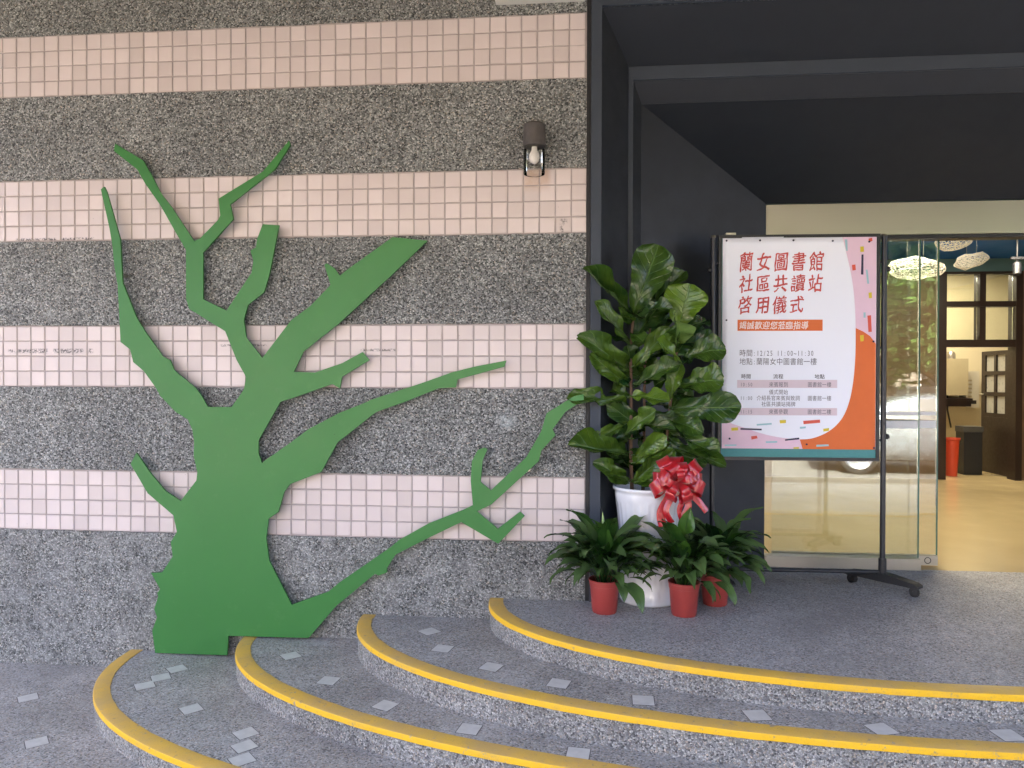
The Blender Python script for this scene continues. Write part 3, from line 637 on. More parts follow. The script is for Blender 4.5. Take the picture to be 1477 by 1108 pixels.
for x, z in ((-2.25, -.15), (-1.75, -.1), (-2.0, .6), (-1.9, .95), (-2.3, 1.2), (-2.57, 1.75), (-2.14, 1.75), (-1.76, 1.8), (-1.3, 1.55), (-1.3, .95), (-.75, .4), (-.3, .7), (-2.38, .55), (-1.35, .02), (-1.0, 1.83), (-1.35, 1.2), (-2.3, 2.12)):
    bm = lathe(bmesh.new(), [(.011, 0), (.011, .0395)], 10); obj('spacer', bm, M['steel'], tree, loc=Vector((x, -.0468, z))-TO, rot=(R(-90), 0, 0))

# ------------------------------------------------------------------ wall lamp
wl = thing('wall_lamp', 'dark cylinder wall lamp with clear glass shade above rusty tile', 'wall lamp', (-.272, -.075, 2.25))
lathe_p = [(0, .262), (.050, .262), (.058, .252), (.0595, .148), (.054, .142), (.0, .142)]
obj('housing', lathe(bmesh.new(), lathe_p, 32, cap0=False, cap1=False), M['lamp_body'], wl, smooth='auto')
obj('glass_shade', lathe(bmesh.new(), [(.052, .141), (.056, .13), (.0565, .006), (.0555, .0), (.0535, .0)], 32, cap0=False, cap1=False), M['lamp_glass'], wl, smooth=True)
bm = lathe(bmesh.new(), [(0, .055), (.012, .057), (.024, .068), (.029, .085), (.026, .104), (.016, .122), (.014, .1415)], 20, cap0=False, cap1=False); obj('bulb', bm, M['bulb'], wl, smooth=True)
boxo('wall_mount', -.03, .03, .02, .068, .17, .235, M['lamp_body'], wl, .004)

# ------------------------------------------------------------------ notice board on wheels
BY = .385; bz = R(1.6)
nb = thing('notice_board', 'black wheeled notice board stand with teal felt panel', 'notice board', (1.19, BY-.01, 0), bz)
X0 = 1.19
def nbb(name, x0, x1, y0, y1, z0, z1, m, bev=.003): return boxo(name, x0-X0, x1-X0, y0, y1, z0, z1, M[m], nb, bev)
FX0, FX1, FZ0, FZ1 = .750, 1.641, .722, 1.998
nbb('felt_panel', FX0+.012, FX1-.012, -.004, .010, FZ0+.012, FZ1-.012, 'teal', 0)
for x0, x1, z0, z1 in ((FX0, FX1, FZ0, FZ0+.018), (FX0, FX1, FZ1-.018, FZ1), (FX0, FX0+.017, FZ0+.0185, FZ1-.0185), (FX1-.017, FX1, FZ0+.0185, FZ1-.0185)):
    nbb('frame_bar', x0, x1, -.013, .018, z0, z1, 'black_metal')
for px in (.722, 1.667):
    bm = bmesh.new(); tube(bm, [(px-X0, 0, .06), (px-X0, 0, 1.985)], .0145, 14); p_ = obj('post', bm, M['black_metal'], nb, smooth='auto')
    bm = bmesh.new(); tube(bm, [(px-X0, 0, 1.985), (px-X0, 0, 1.998)], [.0155, .012], 14); obj('cap', bm, M['steel'], p_, smooth='auto')
    bm = bmesh.new(); tube(bm, [(px-X0, 0, .05), (px-X0, 0, .175)], .021, 14); obj('socket', bm, M['black_plastic'], p_, smooth='auto')
    for z in (1.84, 1.36, .84):
        bm = bmesh.new(); s = 1 if px < 1 else -1; tube(bm, [(px-X0+s*.013, 0, z), (px-X0+s*.030, 0, z)], .008, 8); obj('pivot_bolt', bm, M['black_metal'], p_)
    for z in (1.80, .86):
        bm = lathe(bmesh.new(), [(0, 0), (.014, 0), (.016, .006), (.012, .018), (0, .02)], 12, cap0=False, cap1=False); s = -1 if px < 1 else 1
        obj('knob', bm, M['black_plastic'], p_, loc=(px-X0+s*.012, 0, z), rot=(0, s*R(90), 0))
bm = bmesh.new(); tube(bm, [(.738-X0, 0, .098), (1.65-X0, 0, .098)], .0115, 12); obj('cross_bar', bm, M['black_metal'], nb, smooth='auto')
bm = box(bmesh.new(), .79-X0, .845-X0, -.016, .02, FZ1+.0005, FZ1+.012); obj('clip', bm, M['steel'], nb)
def caster(parent, x, y, a):
    c = obj('caster', tube(bmesh.new(), [(-.015, 0, .026), (.015, 0, .026)], .026, 18), M['rubber'], parent, smooth='auto', loc=(x, y, 0), rot=(0, 0, a), bevel=0)
    bm = bmesh.new(); tube(bm, [(-.019, 0, .026), (.019, 0, .026)], .013, 12); box(bm, -.021, .021, -.016, .022, .042, .058); obj('caster_fork', bm, M['black_plastic'], parent, loc=(x, y, 0), rot=(0, 0, a))
for px, ang, ln in ((.722, R(18), .21), (1.667, R(42), .205)):
    ft = link(bpy.data.objects.new('foot', None)); ft.parent = nb; ft.location = (px-X0, 0, 0); ft.rotation_euler = (0, 0, ang-bz)
    # tapered beam; rendered as the foot's own mesh
    pts = [(-ln, .062), (-ln+.02, .074), (-.04, .094), (.04, .094), (ln-.02, .074), (ln, .062), (ln, .050), (-ln, .050)]
    bm = bmesh.new(); poly_prism(bm, pts, lambda u, v, k: Vector(((k-.5)*.066, u, v)))
    beam = obj('foot_beam', bm, M['black_plastic'], ft, bevel=.006)
    caster(ft, 0, -ln+.03, .5); caster(ft, 0, ln-.03, -.3)

# ------------------------------------------------------------------ poster
PW, PH = .848, 1.197
poster = thing('poster', 'white event poster with red calligraphy and orange corner pinned to board', 'poster', (.772, BY-.0325, 1.985), bz)
def P3(u, v, d=0): return Vector((u, -d, -v))
def zq(zx, zy): return ((zx-93)/699*PW, (zy-50)/950*PH)
def sheet_poly(name, pts, d, mt, parent=poster, zoom=True):
    bm = bmesh.new(); q = [zq(*p) if zoom else p for p in pts]
    bm.faces.new([bm.verts.new(P3(u, v, d)) for u, v in q]); bmesh.ops.triangulate(bm, faces=bm.faces)
    me = finish(bm, name, M[mt])
    for p in me.polygons:
        if p.normal.y > 0: p.flip()
    return me_obj(name, me, parent)
# paper with a slight curl at the lower edge
bm = bmesh.new(); nx, nz = 24, 30; g = {}
def curl(u, v):
    return .0012 + .004*max(0, (v/PH-.86)/.14)**2*(.5+.5*math.sin(u*19+1.0)) + .0007*math.sin(u*7+v*3)
for i in range(nx+1):
    for j in range(nz+1): g[i, j] = bm.verts.new(P3(PW*i/nx, PH*j/nz, curl(PW*i/nx, PH*j/nz)))
for i in range(nx):
    for j in range(nz): bm.faces.new((g[i, j], g[i, j+1], g[i+1, j+1], g[i+1, j]))
paper = obj('paper', bm, M['paper'], poster, smooth=True)
md = paper.modifiers.new('thick', 'SOLIDIFY'); md.thickness = .0005; md.offset = 1
def on_paper(o, lift):
    for v in o.data.vertices:
        u, vv = v.co.x, -v.co.z; v.co.y = v.co.y - (curl(u, vv) + lift)
    return o
def smooth_run(pts, i0, i1, n=6):
    out = list(pts[:i0]); run = [Vector(p) for p in pts[i0:i1]]
    for i in range(len(run)-1):
        p0, p1, p2, p3 = run[max(i-1, 0)], run[i], run[i+1], run[min(i+2, len(run)-1)]
        for k in range(n):
            f = k/n; q = .5*((2*p1)+(p2-p0)*f+(2*p0-5*p1+4*p2-p3)*f*f+(3*p1-p0-3*p2+p3)*f**3); out.append((q.x, q.y))
    out.append(tuple(run[-1])); return out + list(pts[i1:])
def dense(name, pts, lift, mt, run=None):     # printed flat area that follows the curl
    if run: pts = smooth_run(pts, *run)
    bm = bmesh.new(); q = [zq(*p) for p in pts]
    cv, _e, cf, _a, _b, _c = delaunay_2d_cdt([Vector(p) for p in q], [], [list(range(len(q)))], 1, 1e-7)
    vs = [bm.verts.new(P3(p.x, p.y, 0)) for p in cv]
    for f in cf: bm.faces.new([vs[i] for i in f])
    for _ in range(4):
        long_e = [e for e in bm.edges if e.calc_length() > .05]
        if not long_e: break
        bmesh.ops.subdivide_edges(bm, edges=long_e, cuts=1); bmesh.ops.triangulate(bm, faces=bm.faces)
    me = finish(bm, name, M[mt])
    for p in me.polygons:
        if p.normal.y > 0: p.flip()
    return on_paper(me_obj(name, me, poster), lift)
dense('pink_corner', [(637, 50), (650, 100), (672, 190), (688, 280), (697, 380), (700, 459), (735, 475), (765, 495), (791, 530), (792, 50)], .0008, 'p_pink', (0, 6))
dense('orange_corner', [(700, 459), (735, 475), (765, 495), (791, 530), (791, 1000), (463, 1000), (450, 957), (490, 955), (530, 945), (575, 924), (615, 893), (648, 850), (672, 790), (687, 720), (696, 640), (700, 550), (700, 461)], .0009, 'p_orange', (6, 17))
dense('pink_corner', [(93, 870), (150, 892), (220, 915), (300, 938), (380, 952), (450, 957), (463, 1000), (93, 1000)], .0008, 'p_pink', (0, 6))
CONF = [((724, 132), (733, 132), (733, 222), (722, 221), 'p_navy'), ((718, 97), (734, 96), (735, 120), (719, 121), 'p_yellow'), ((755, 62), (771, 58), (773, 72), (757, 78), 'p_red'), ((681, 178), (697, 176), (699, 201), (684, 203), 'p_red'), ((648, 64), (660, 64), (662, 115), (654, 115), 'p_cyan'), ((743, 200), (752, 200), (759, 262), (750, 262), 'p_cyan'), ((756, 302), (771, 300), (772, 326), (759, 327), 'p_yellow'), ((734, 390), (744, 389), (744, 413), (735, 414), 'p_cyan'), ((752, 404), (768, 402), (772, 476), (757, 477), 'p_red'), ((719, 492), (736, 490), (736, 517), (722, 519), 'p_yellow'),
    ((97, 868), (119, 867), (119, 882), (97, 883), 'p_red'), ((136, 908), (167, 905), (168, 919), (138, 921), 'p_yellow'), ((179, 908), (277, 911), (276, 918), (179, 916), 'p_navy'), ((253, 890), (322, 884), (322, 892), (254, 897), 'p_cyan'), ((358, 872), (387, 870), (387, 884), (360, 886), 'p_yellow'), ((465, 874), (541, 868), (542, 882), (467, 889), 'p_red'), ((450, 901), (477, 899), (477, 907), (451, 910), 'p_cyan'), ((556, 909), (582, 905), (582, 918), (557, 921), 'p_yellow'), ((228, 945), (254, 942), (258, 954), (230, 960), 'p_red'), ((382, 957), (447, 949), (448, 957), (383, 964), 'p_navy'), ((295, 967), (347, 965), (347, 973), (296, 975), 'p_cyan'), ((106, 983), (160, 982), (160, 989), (106, 990), 'p_cyan'), ((525, 981), (580, 978), (582, 986), (526, 990), 'p_cyan'), ((420, 993), (446, 991), (446, 999), (421, 999), 'p_yellow')]
for *q, mt in CONF: dense('confetti_strip', q, .0016, mt)
dense('title_banner', [(163, 421), (551, 421), (551, 471), (163, 471)], .0012, 'p_orange')
dense('row_tint', [(163, 692), (618, 690), (618, 726), (163, 727)], .0012, 'p_row'); dense('row_tint', [(163, 818), (618, 816), (618, 849), (163, 850)], .0012, 'p_row')
# lettering from Blender's built-in font stack
def glyphs(body, bold=0.0):
    cu = bpy.data.curves.new('text', 'FONT'); cu.body = body; cu.size = 1; cu.offset = bold; cu.resolution_u = 2
    o = link(bpy.data.objects.new('text', cu)); bpy.context.view_layer.update()
    me = bpy.data.meshes.new_from_object(o.evaluated_get(bpy.context.evaluated_depsgraph_get()))
    bpy.data.objects.remove(o); bpy.data.curves.remove(cu); return me
def write(name, chars, x0, x1, y0, y1, mt, lift=.0017, bold=0.0, brush=0.0, parent=poster):
    """chars spread over zoom box x0..x1, y0..y1"""
    bm = bmesh.new(); n = sum(1.0 if ord(c) > 0x2e00 else .5 for c in chars); cw = (x1-x0)/n; x = x0
    for ci, c in enumerate(chars):
        adv = cw*(1.0 if ord(c) > 0x2e00 else .5)
        if c != ' ':
            me = glyphs(c, 0)
            for bi, (ox_, oz_) in (enumerate(((-bold, 0), (bold, bold*.6), (bold*.2, -bold*.7))) if bold else ((0, (0, 0)),)):
                if not len(me.vertices): continue
                xs = [v.co.x for v in me.vertices]; wd = 1.0 if ord(c) > 0x2e00 else .62
                cx = (max(xs)+min(xs))/2
                if brush > .12 and bi == 0:
                    b2 = bmesh.new(); b2.from_mesh(me); bmesh.ops.triangulate(b2, faces=b2.faces)
                    for _ in range(3):
                        le = [e for e in b2.edges if e.calc_length() > .09]
                        if le: bmesh.ops.subdivide_edges(b2, edges=le, cuts=1); bmesh.ops.triangulate(b2, faces=b2.faces)
                    b2.to_mesh(me); b2.free()
                r2 = random.Random(ord(c)+ci); rise = brush*r2.uniform(.5, 1.0); vm = []
                kx = (adv/wd)*((.84 if brush > .12 else .98) if wd == 1 else .92)
                for v in me.vertices:
                    lx, lz = v.co.x-cx+ox_, v.co.y-.36+oz_
                    if brush:
                        q = Vector((lx*3.1, lz*3.1, ci*3.7)); a_ = .03 if brush < .12 else .055; lx += a_*noise.noise(q); lz += a_*noise.noise(q+Vector((7, 3, 1)))
                        if brush > .12: q *= 3.4; lx += .022*noise.noise(q); lz += .026*noise.noise(q+Vector((2, 9, 1)))
                        lz += rise*lx; lx += .10*lz
                    zx = x + adv/2 + lx*kx; zy = (y0+y1)/2 - lz*(y1-y0)/.90
                    u, w_ = zq(zx, zy); vm.append(bm.verts.new(P3(u, w_, bi*.00012)))
                for p in me.polygons:
                    try: bm.faces.new([vm[i] for i in p.vertices])
                    except ValueError: pass
            bpy.data.meshes.remove(me)
        x += adv
    me = finish(bm, name, M[mt])
    for p in me.polygons:
        if p.normal.y > 0: p.flip()
    return on_paper(me_obj(name, me, parent), lift)
write('title_line', '蘭女圖書館', 162, 560, 122, 204, 'p_brush', bold=.014, brush=.14)
write('title_line', '社區共讀站', 162, 556, 222, 298, 'p_brush', bold=.014, brush=.14)
write('title_line', '啓用儀式', 158, 472, 318, 394, 'p_brush', bold=.014, brush=.14)
write('banner_text', '竭誠歡迎您蒞臨指導', 170, 488, 430, 464, 'p_white', .0019, .008, .10)
write('date_line', '時間:12/25 11:00~11:30', 172, 512, 556, 586, 'p_grey', bold=0)
write('place_line', '地點:蘭陽女中圖書館一樓', 172, 526, 594, 624, 'p_grey', bold=0)
for tx, a, b in (('時間', 181, 226), ('流程', 327, 374), ('地點', 515, 562)): write('table_heading', tx, a, b, 666, 686, 'p_black', bold=.008)
for y, rows in ((712, (('10:50', 176, 234), ('來賓報到', 308, 396), ('圖書館一樓', 484, 592))), (746, (('儀式開始', 308, 396),)), (773, (('11:00', 176, 234), ('介紹長官來賓與致詞', 252, 450), ('圖書館一樓', 484, 592))), (800, (('社區共讀站揭牌', 274, 430),)), (834, (('11:15', 176, 234), ('來賓參觀', 308, 396), ('圖書館二樓', 484, 592)))):
    for tx, a, b in rows: write('table_text', tx, a, b, y-11, y+11, 'p_grey', .0019)
for zx, zy in ((110, 66), (263, 66), (415, 67), (593, 71), (757, 76), (111, 423), (778, 519), (128, 956), (480, 979), (784, 992)):
    u, v = zq(zx, zy); bm = lathe(bmesh.new(), [(0, .010), (.005, .009), (.0055, .004), (.003, .001), (.0, .0)], 10, cap0=False, cap1=False)
    obj('push_pin', bm, M['p_navy'], poster, smooth=True, loc=P3(u, v, curl(u, v)+.001), rot=(R(90), 0, 0))

# ------------------------------------------------------------------ plants
def blade_mesh(name, prof, mt, nl=14, nw=6, fold=.18, droop=.18, wave=.03, seed=0, petiole=0):
    """leaf along +Y, length 1, full width 1 (scaled per axis), normal +Z"""
    bm = bmesh.new(); uvl = bm.loops.layers.uv.new('UVMap'); rr = random.Random(seed); g = {}; ph = rr.uniform(0, 6)
    def wd(t):
        for (t0, w0), (t1, w1) in zip(prof, prof[1:]):
            if t <= t1:
                k = (t-t0)/(t1-t0); k = k*k*(3-2*k) if w0 > .1 else k; return w0+(w1-w0)*k
        return 0
    for j in range(nl+1):
        t = j/nl; hw = wd(t)*.5
        for i in range(-nw, nw+1):
            s = i/nw; x = s*hw
            z = fold*abs(s)**1.3*hw - droop*t*t + wave*math.sin(t*15+ph+(1.5 if s > 0 else 0))*abs(s)**2 + .02*math.sin(t*9+s*4+ph)
            g[i, j] = (bm.verts.new((x, t, z)), (.5+s*.5, t))
    for j in range(nl):
        for i in range(-nw, nw):
            q = [g[i, j], g[i+1, j], g[i+1, j+1], g[i, j+1]]
            f = bm.faces.new([a[0] for a in q])
            for lp, a in zip(f.loops, q): lp[uvl].uv = a[1]
            f.smooth = True
    bmesh.ops.remove_doubles(bm, verts=bm.verts, dist=1e-5)
    me = bpy.data.meshes.new(name); bm.to_mesh(me); bm.free(); me.materials.append(mt); return me
FIGP = [(0, .03), (.04, .04), (.08, .2), (.16, .42), (.28, .55), (.40, .62), (.54, .80), (.68, .97), (.78, 1.0), (.87, .93), (.94, .74), (.98, .48), (1, .26)]
figm = [blade_mesh('leaf', FIGP, M['fig'], 16, 6, rnd.uniform(.15, .6), rnd.uniform(.02, .3), rnd.uniform(.04, .085), k) for k in range(10)]
def place_leaf(me, parent, org, B, T, wdt, tone, nrm, name='leaf'):
    B, T = Vector(B), Vector(T); d = T-B; L = d.length; d.normalize()
    n = Vector(nrm); n = (n - d*n.dot(d)).normalized(); xa = d.cross(n)
    o = link(bpy.data.objects.new(name, me)); o.parent = parent
    mt = Matrix((xa*wdt, d*L, n*L)).transposed().to_4x4(); mt.translation = B - Vector(org)
    o.matrix_local = mt; o.color = (tone, tone, tone, 1); return o
FO = Vector((.335, .05, 0))
fig = thing('fiddle_leaf_fig', 'tall fiddle leaf fig with big glossy leaves in white pot', 'potted plant', FO)
def potmod(i, a, z):
    s = math.sin(a*12); rel = 0
    if z > .53: rel = .008*abs(((a*9/math.pi) % 2)-1) * (1 if z < .59 else 0)
    elif z > .10: rel = .006*(abs(math.sin(a*14))-.5)
    else: rel = .010*max(0, math.cos(a*9))*math.sin(max(0, min(1, (z-.015)/.08))*math.pi)
    return rel
pr = [(.135, .0), (.150, .004), (.155, .015), (.154, .04), (.152, .06), (.149, .08), (.147, .10), (.145, .14), (.146, .25), (.152, .36), (.162, .46), (.170, .525), (.172, .54), (.174, .555), (.176, .575), (.178, .59), (.187, .594), (.189, .605), (.185, .612), (.176, .61), (.170, .58), (.165, .54)]
obj('pot', lathe(bmesh.new(), pr, 128, potmod, True, False), M['ceramic'], fig, smooth=True)
obj('soil', lathe(bmesh.new(), [(.169, .555), (.12, .57), (.05, .575), (0, .57)], 24, cap0=False, cap1=False), M['soil'], fig, smooth=True)
stems = [[(.25, .05, .55), (.242, .05, .768), (.243, .05, 1.133), (.237, .05, 1.347), (.252, .04, 1.523), (.262, .04, 1.60)], [(.37, .07, .55), (.427, .05, .771), (.434, .05, .899), (.457, .05, 1.134), (.482, .04, 1.346), (.497, .02, 1.474)], [(.31, .1, .55), (.316, .11, .769), (.319, .11, 1.261), (.355, .1, 1.517)]]
for s in stems:
    bm = bmesh.new(); tube(bm, [Vector(p)-FO for p in s], [.011-.006*i/(len(s)-1) for i in range(len(s))], 9); obj('stem', bm, M['stem'], fig, smooth=True)
def near_stem(B):
    B = Vector(B); best = None
    for s in stems:
        for p, q in zip(s, s[1:]):
            p, q = Vector(p), Vector(q); t = max(0, min(1, (B-p).dot(q-p)/(q-p).length_squared)); c = p+(q-p)*t
            if best is None or (c-B).length < (best-B).length: best = c
    return best
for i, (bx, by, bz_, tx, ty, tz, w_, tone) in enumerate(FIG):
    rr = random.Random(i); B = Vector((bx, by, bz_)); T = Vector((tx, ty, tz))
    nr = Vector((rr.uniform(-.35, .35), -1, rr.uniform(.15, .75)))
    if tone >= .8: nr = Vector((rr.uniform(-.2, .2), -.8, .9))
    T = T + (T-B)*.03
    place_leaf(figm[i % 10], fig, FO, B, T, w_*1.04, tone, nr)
    c = near_stem(B)
    if (c-B).length > .012:
        bm = bmesh.new(); mid = (c+B)/2 + Vector((0, 0, .008)); tube(bm, [c-FO, mid-FO, B-FO+(T-B).normalized()*.02], [.0035, .003, .003], 6); obj('petiole', bm, M['petiole'], fig, smooth=True)

rr = random.Random(77)
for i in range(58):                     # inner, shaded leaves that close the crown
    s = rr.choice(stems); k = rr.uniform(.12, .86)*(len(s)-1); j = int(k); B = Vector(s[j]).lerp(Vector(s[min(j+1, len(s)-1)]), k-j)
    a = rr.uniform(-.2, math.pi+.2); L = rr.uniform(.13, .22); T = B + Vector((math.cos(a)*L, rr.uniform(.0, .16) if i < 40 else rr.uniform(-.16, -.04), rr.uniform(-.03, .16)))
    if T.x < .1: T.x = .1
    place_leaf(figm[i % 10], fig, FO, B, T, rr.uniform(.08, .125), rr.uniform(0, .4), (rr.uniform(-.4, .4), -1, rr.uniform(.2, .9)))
def red_pot_mesh():
    s = 1; pr = [(.056, .002), (.0585, .0), (.061, .004), (.0625, .018), (.064, .020), (.0725, .128), (.0735, .131), (.0735, .136), (.0755, .137), (.0775, .158), (.080, .160), (.080, .166), (.0775, .168), (.0745, .166), (.071, .13)]
    def notch(i, a, z): return -.004 if (z < .012 and math.cos(a*7) > .82) else 0
    return finish(lathe(bmesh.new(), pr, 56, notch, True, False), 'pot', M['red_pot'], 'auto')
redpot = red_pot_mesh()
soilm = finish(lathe(bmesh.new(), [(.0715, .135), (.04, .142), (0, .143)], 20, cap0=False, cap1=False), 'soil', M['soil'], True)
def lily_mesh(seed):
    """whole leaf: petiole + arching lance blade; origin at the crown, grows along +X and +Z"""
    rr = random.Random(seed); bm = bmesh.new(); uvl = bm.loops.layers.uv.new('UVMap')
    L = rr.uniform(.30, .40); e0 = R(rr.uniform(66, 86)); bend = R(rr.uniform(75, 140)); f = rr.uniform(.40, .50); wmax = rr.uniform(.068, .094)
    N = 22; p = Vector((0, 0, 0)); path = []
    for j in range(N+1):
        t = j/N; e = e0 - bend*(t**1.7); path.append((p.copy(), Vector((math.cos(e), 0, math.sin(e))), t)); p = p + Vector((math.cos(e), 0, math.sin(e)))*(L/N)
    rows = []; tw = rr.uniform(-.5, .5)
    for c, d, t in path:
        s = (t-f)/(1-f); nrm = Vector((-d.z, 0, d.x)); 
        if s <= 0: hw = .0022; fold = 0
        else: hw = max(.0016, wmax*.5*(math.sin(math.pi*min(1, s**.72))**.85)*(1-.15*s)); fold = .35
        side = Vector((0, 1, 0)); a = tw*max(0, s)
        sd_ = side*math.cos(a) + nrm*math.sin(a); nn = nrm*math.cos(a) - side*math.sin(a)
        row = []
        for i in range(-2, 3):
            q = i/2; row.append((bm.verts.new(c + sd_*(q*hw) + nn*(abs(q)*hw*fold + (.004*math.sin(t*26+i*2+seed) if abs(i) == 2 and s > .05 else 0))), (.5+q*.5, max(0, s))))
        rows.append(row)
    for a, b in zip(rows, rows[1:]):
        for i in range(4):
            q = [a[i], a[i+1], b[i+1], b[i]]; fc = bm.faces.new([x[0] for x in q]); fc.smooth = True
            for lp, x in zip(fc.loops, q): lp[uvl].uv = x[1]
    me = bpy.data.meshes.new('leaf'); bm.to_mesh(me); bm.free(); me.materials.append(M['lily']); return me
lilym = [lily_mesh(k) for k in range(12)]
LANCE = [(0, .02), (.08, .25), (.2, .7), (.35, .98), (.5, .95), (.7, .66), (.85, .32), (.95, .1), (1, .01)]
lance = blade_mesh('leaf', LANCE, M['lily'], 14, 4, .3, .12, .02, 3)
def lily(label, loc, n, sc, seed, lean=(0, 0)):
    t = thing('peace_lily', label, 'potted plant', loc, 0, 'peace lilies in red plastic pots')
    me_obj('pot', redpot, t, rot=(0, 0, seed)); me_obj('soil', soilm, t)
    rr = random.Random(seed*13+1)
    for i in range(n):
        k = i/n; az = i*2.39996 + rr.uniform(-.3, .3); s = sc*rr.uniform(.78, 1.1)*(.66 + .34*min(1, k*2.2)); r0 = rr.uniform(.0, .055)
        o = me_obj('leaf', lilym[rr.randrange(12)], t, (math.cos(az)*r0, math.sin(az)*r0, .138))
        o.rotation_euler = (rr.uniform(-.2, .2), (rr.uniform(.0, .6) if rr.random() < .96 else rr.uniform(.5, .9)) if k < .42 else rr.uniform(-.3, .2), az); o.scale = (s, s, s)
        tn = min(1, max(0, rr.gauss(.28, .22))) if rr.random() > .12 else rr.uniform(.6, .95)
        o.color = (tn, tn, tn, 1)
    return t
l1 = lily('peace lily in red pot at far left, before the striped wall edge', (.098, -.175, 0), 120, 1.05, 2)
l2 = lily('peace lily in red pot nearest the steps, in front of white pot', (.494, -.178, 0), 112, 1.0, 5)
l3 = lily('peace lily in red pot at right, beside the notice board wheel', (.680, .017, 0), 104, 1.06, 8)
lily('green pot plant on the lobby floor beside the dark inner door frame', (5.27, 5.0, 0), 40, .95, 21)['group'] = 'pot plants inside'
place_leaf(lance, l2, (.494, -.178, 0), (.49, -.20, .40), (.515, -.235, .545), .085, .95, (-.1, -1, .35))
bm = lathe(bmesh.new(), [(0, 0), (.004, .01), (.0075, .05), (.006, .085), (0, .115)], 10, cap0=False, cap1=False); obj('flower_bud', bm, plain('bud', (.32, .45, .16), .5), l1, smooth=True, loc=(-.005, -.03, .40), rot=(.05, -.06, 0))

# ------------------------------------------------------------------ red bow on the white pot
BO = Vector((.462, -.135, .63))
bow = thing('ribbon_bow', 'big shiny red ribbon bow tied to the front of white pot', 'bow', BO)
def loop_mesh(Rr, H, W, seed):
    bm = bmesh.new(); N = 26; rows = []; rr = random.Random(seed); sk = rr.uniform(-.25, .25)
    for j in range(N+1):
        t = math.pi*j/N; x = Rr*max(0, math.sin(t))**.85; z = H*math.sin(t)*math.cos(t)*1.6; wloc = W*(.28 + .72*min(1, math.sin(t)*1.5))
        rows.append([bm.verts.new((x, (q*wloc) + sk*z, z + .10*W*math.cos(q*3.1)*math.sin(t))) for q in (-.5, -.25, 0, .25, .5)])
    for a, b in zip(rows, rows[1:]):
        for i in range(4): bm.faces.new((a[i], a[i+1], b[i+1], b[i])).smooth = True
    me = bpy.data.meshes.new('loop'); bm.to_mesh(me); bm.free(); me.materials.append(M['ribbon']); return me
loops = [loop_mesh(.145, .062, .066, k) for k in range(4)]
rr = random.Random(4)
BL = [(a_, .135, 0.0) for a_ in (12, 52, 92, 128, 165, 205, 335)] + [(a_, .115, .03) for a_ in (32, 75, 112, 150, 185, 300, 245)] + [(a_, .085, .055) for a_ in (20, 95, 160, 230, 310)]
for i, (dg, ln, lift) in enumerate(BL):
    a_ = R(dg + rr.uniform(-8, 8)); d = Vector((math.cos(a_), -.35-lift*6, math.sin(a_)*.9)).normalized(); nv = Vector((rr.uniform(-.3, .3), -1, rr.uniform(-.1, .4))); nv = (nv - d*nv.dot(d)).normalized()
    o = me_obj('loop', loops[i % 4], bow); s_ = ln/.145*rr.uniform(.92, 1.1); mt = Matrix((d*s_, nv.cross(d)*s_, nv*s_)).transposed().to_4x4(); mt.translation = Vector((0, -lift, .035)); o.matrix_local = mt
def tail(pts, W, seed):
    bm = bmesh.new(); rows = []; P_ = [Vector(p) for p in pts]; N = 24
    def cr(t):
        k = t*(len(P_)-1); i = min(int(k), len(P_)-2); f = k-i; p0 = P_[max(i-1, 0)]; p1 = P_[i]; p2 = P_[i+1]; p3 = P_[min(i+2, len(P_)-1)]
        return .5*((2*p1)+(p2-p0)*f+(2*p0-5*p1+4*p2-p3)*f*f+(3*p1-p0-3*p2+p3)*f**3)
    for j in range(N+1):
        t = j/N; c = cr(t); d = (cr(min(1, t+.02))-cr(max(0, t-.02))).normalized(); n = Vector((math.sin(t*4+seed)*.5, -1, .2)); s = d.cross(n).normalized()
        rows.append([bm.verts.new(c + s*W*q + n*(.006*math.cos(q*3))) for q in (-.5, 0, .5)])
    for a, b in zip(rows, rows[1:]):
        for i in range(2): bm.faces.new((a[i], a[i+1], b[i+1], b[i])).smooth = True
    me = bpy.data.meshes.new('tail'); bm.to_mesh(me); bm.free(); me.materials.append(M['ribbon']); me_obj('tail', me, bow)
tail([(0, 0, 0), (-.05, -.04, -.05), (-.085, -.045, -.12), (-.075, -.05, -.19)], .042, 0)
tail([(0, 0, 0), (-.03, -.05, -.04), (-.06, -.06, -.11), (-.03, -.06, -.17)], .030, 1.5)
tail([(0, 0, 0), (.03, -.05, -.03), (.05, -.055, -.08), (.02, -.06, -.15)], .034, 3)
tail([(0, 0, 0), (.05, -.03, -.02), (.10, -.03, -.06), (.145, -.02, -.115)], .034, 4.2)
tail([(0, 0, 0), (.02, -.05, -.05), (.005, -.06, -.11), (.03, -.06, -.18)], .030, 5)
obj('knot', lathe(bmesh.new(), [(0, -.03), (.022, -.022), (.027, 0), (.022, .022), (0, .03)], 14, cap0=False, cap1=False), M['ribbon'], bow, smooth=True, loc=(0, -.01, .02))

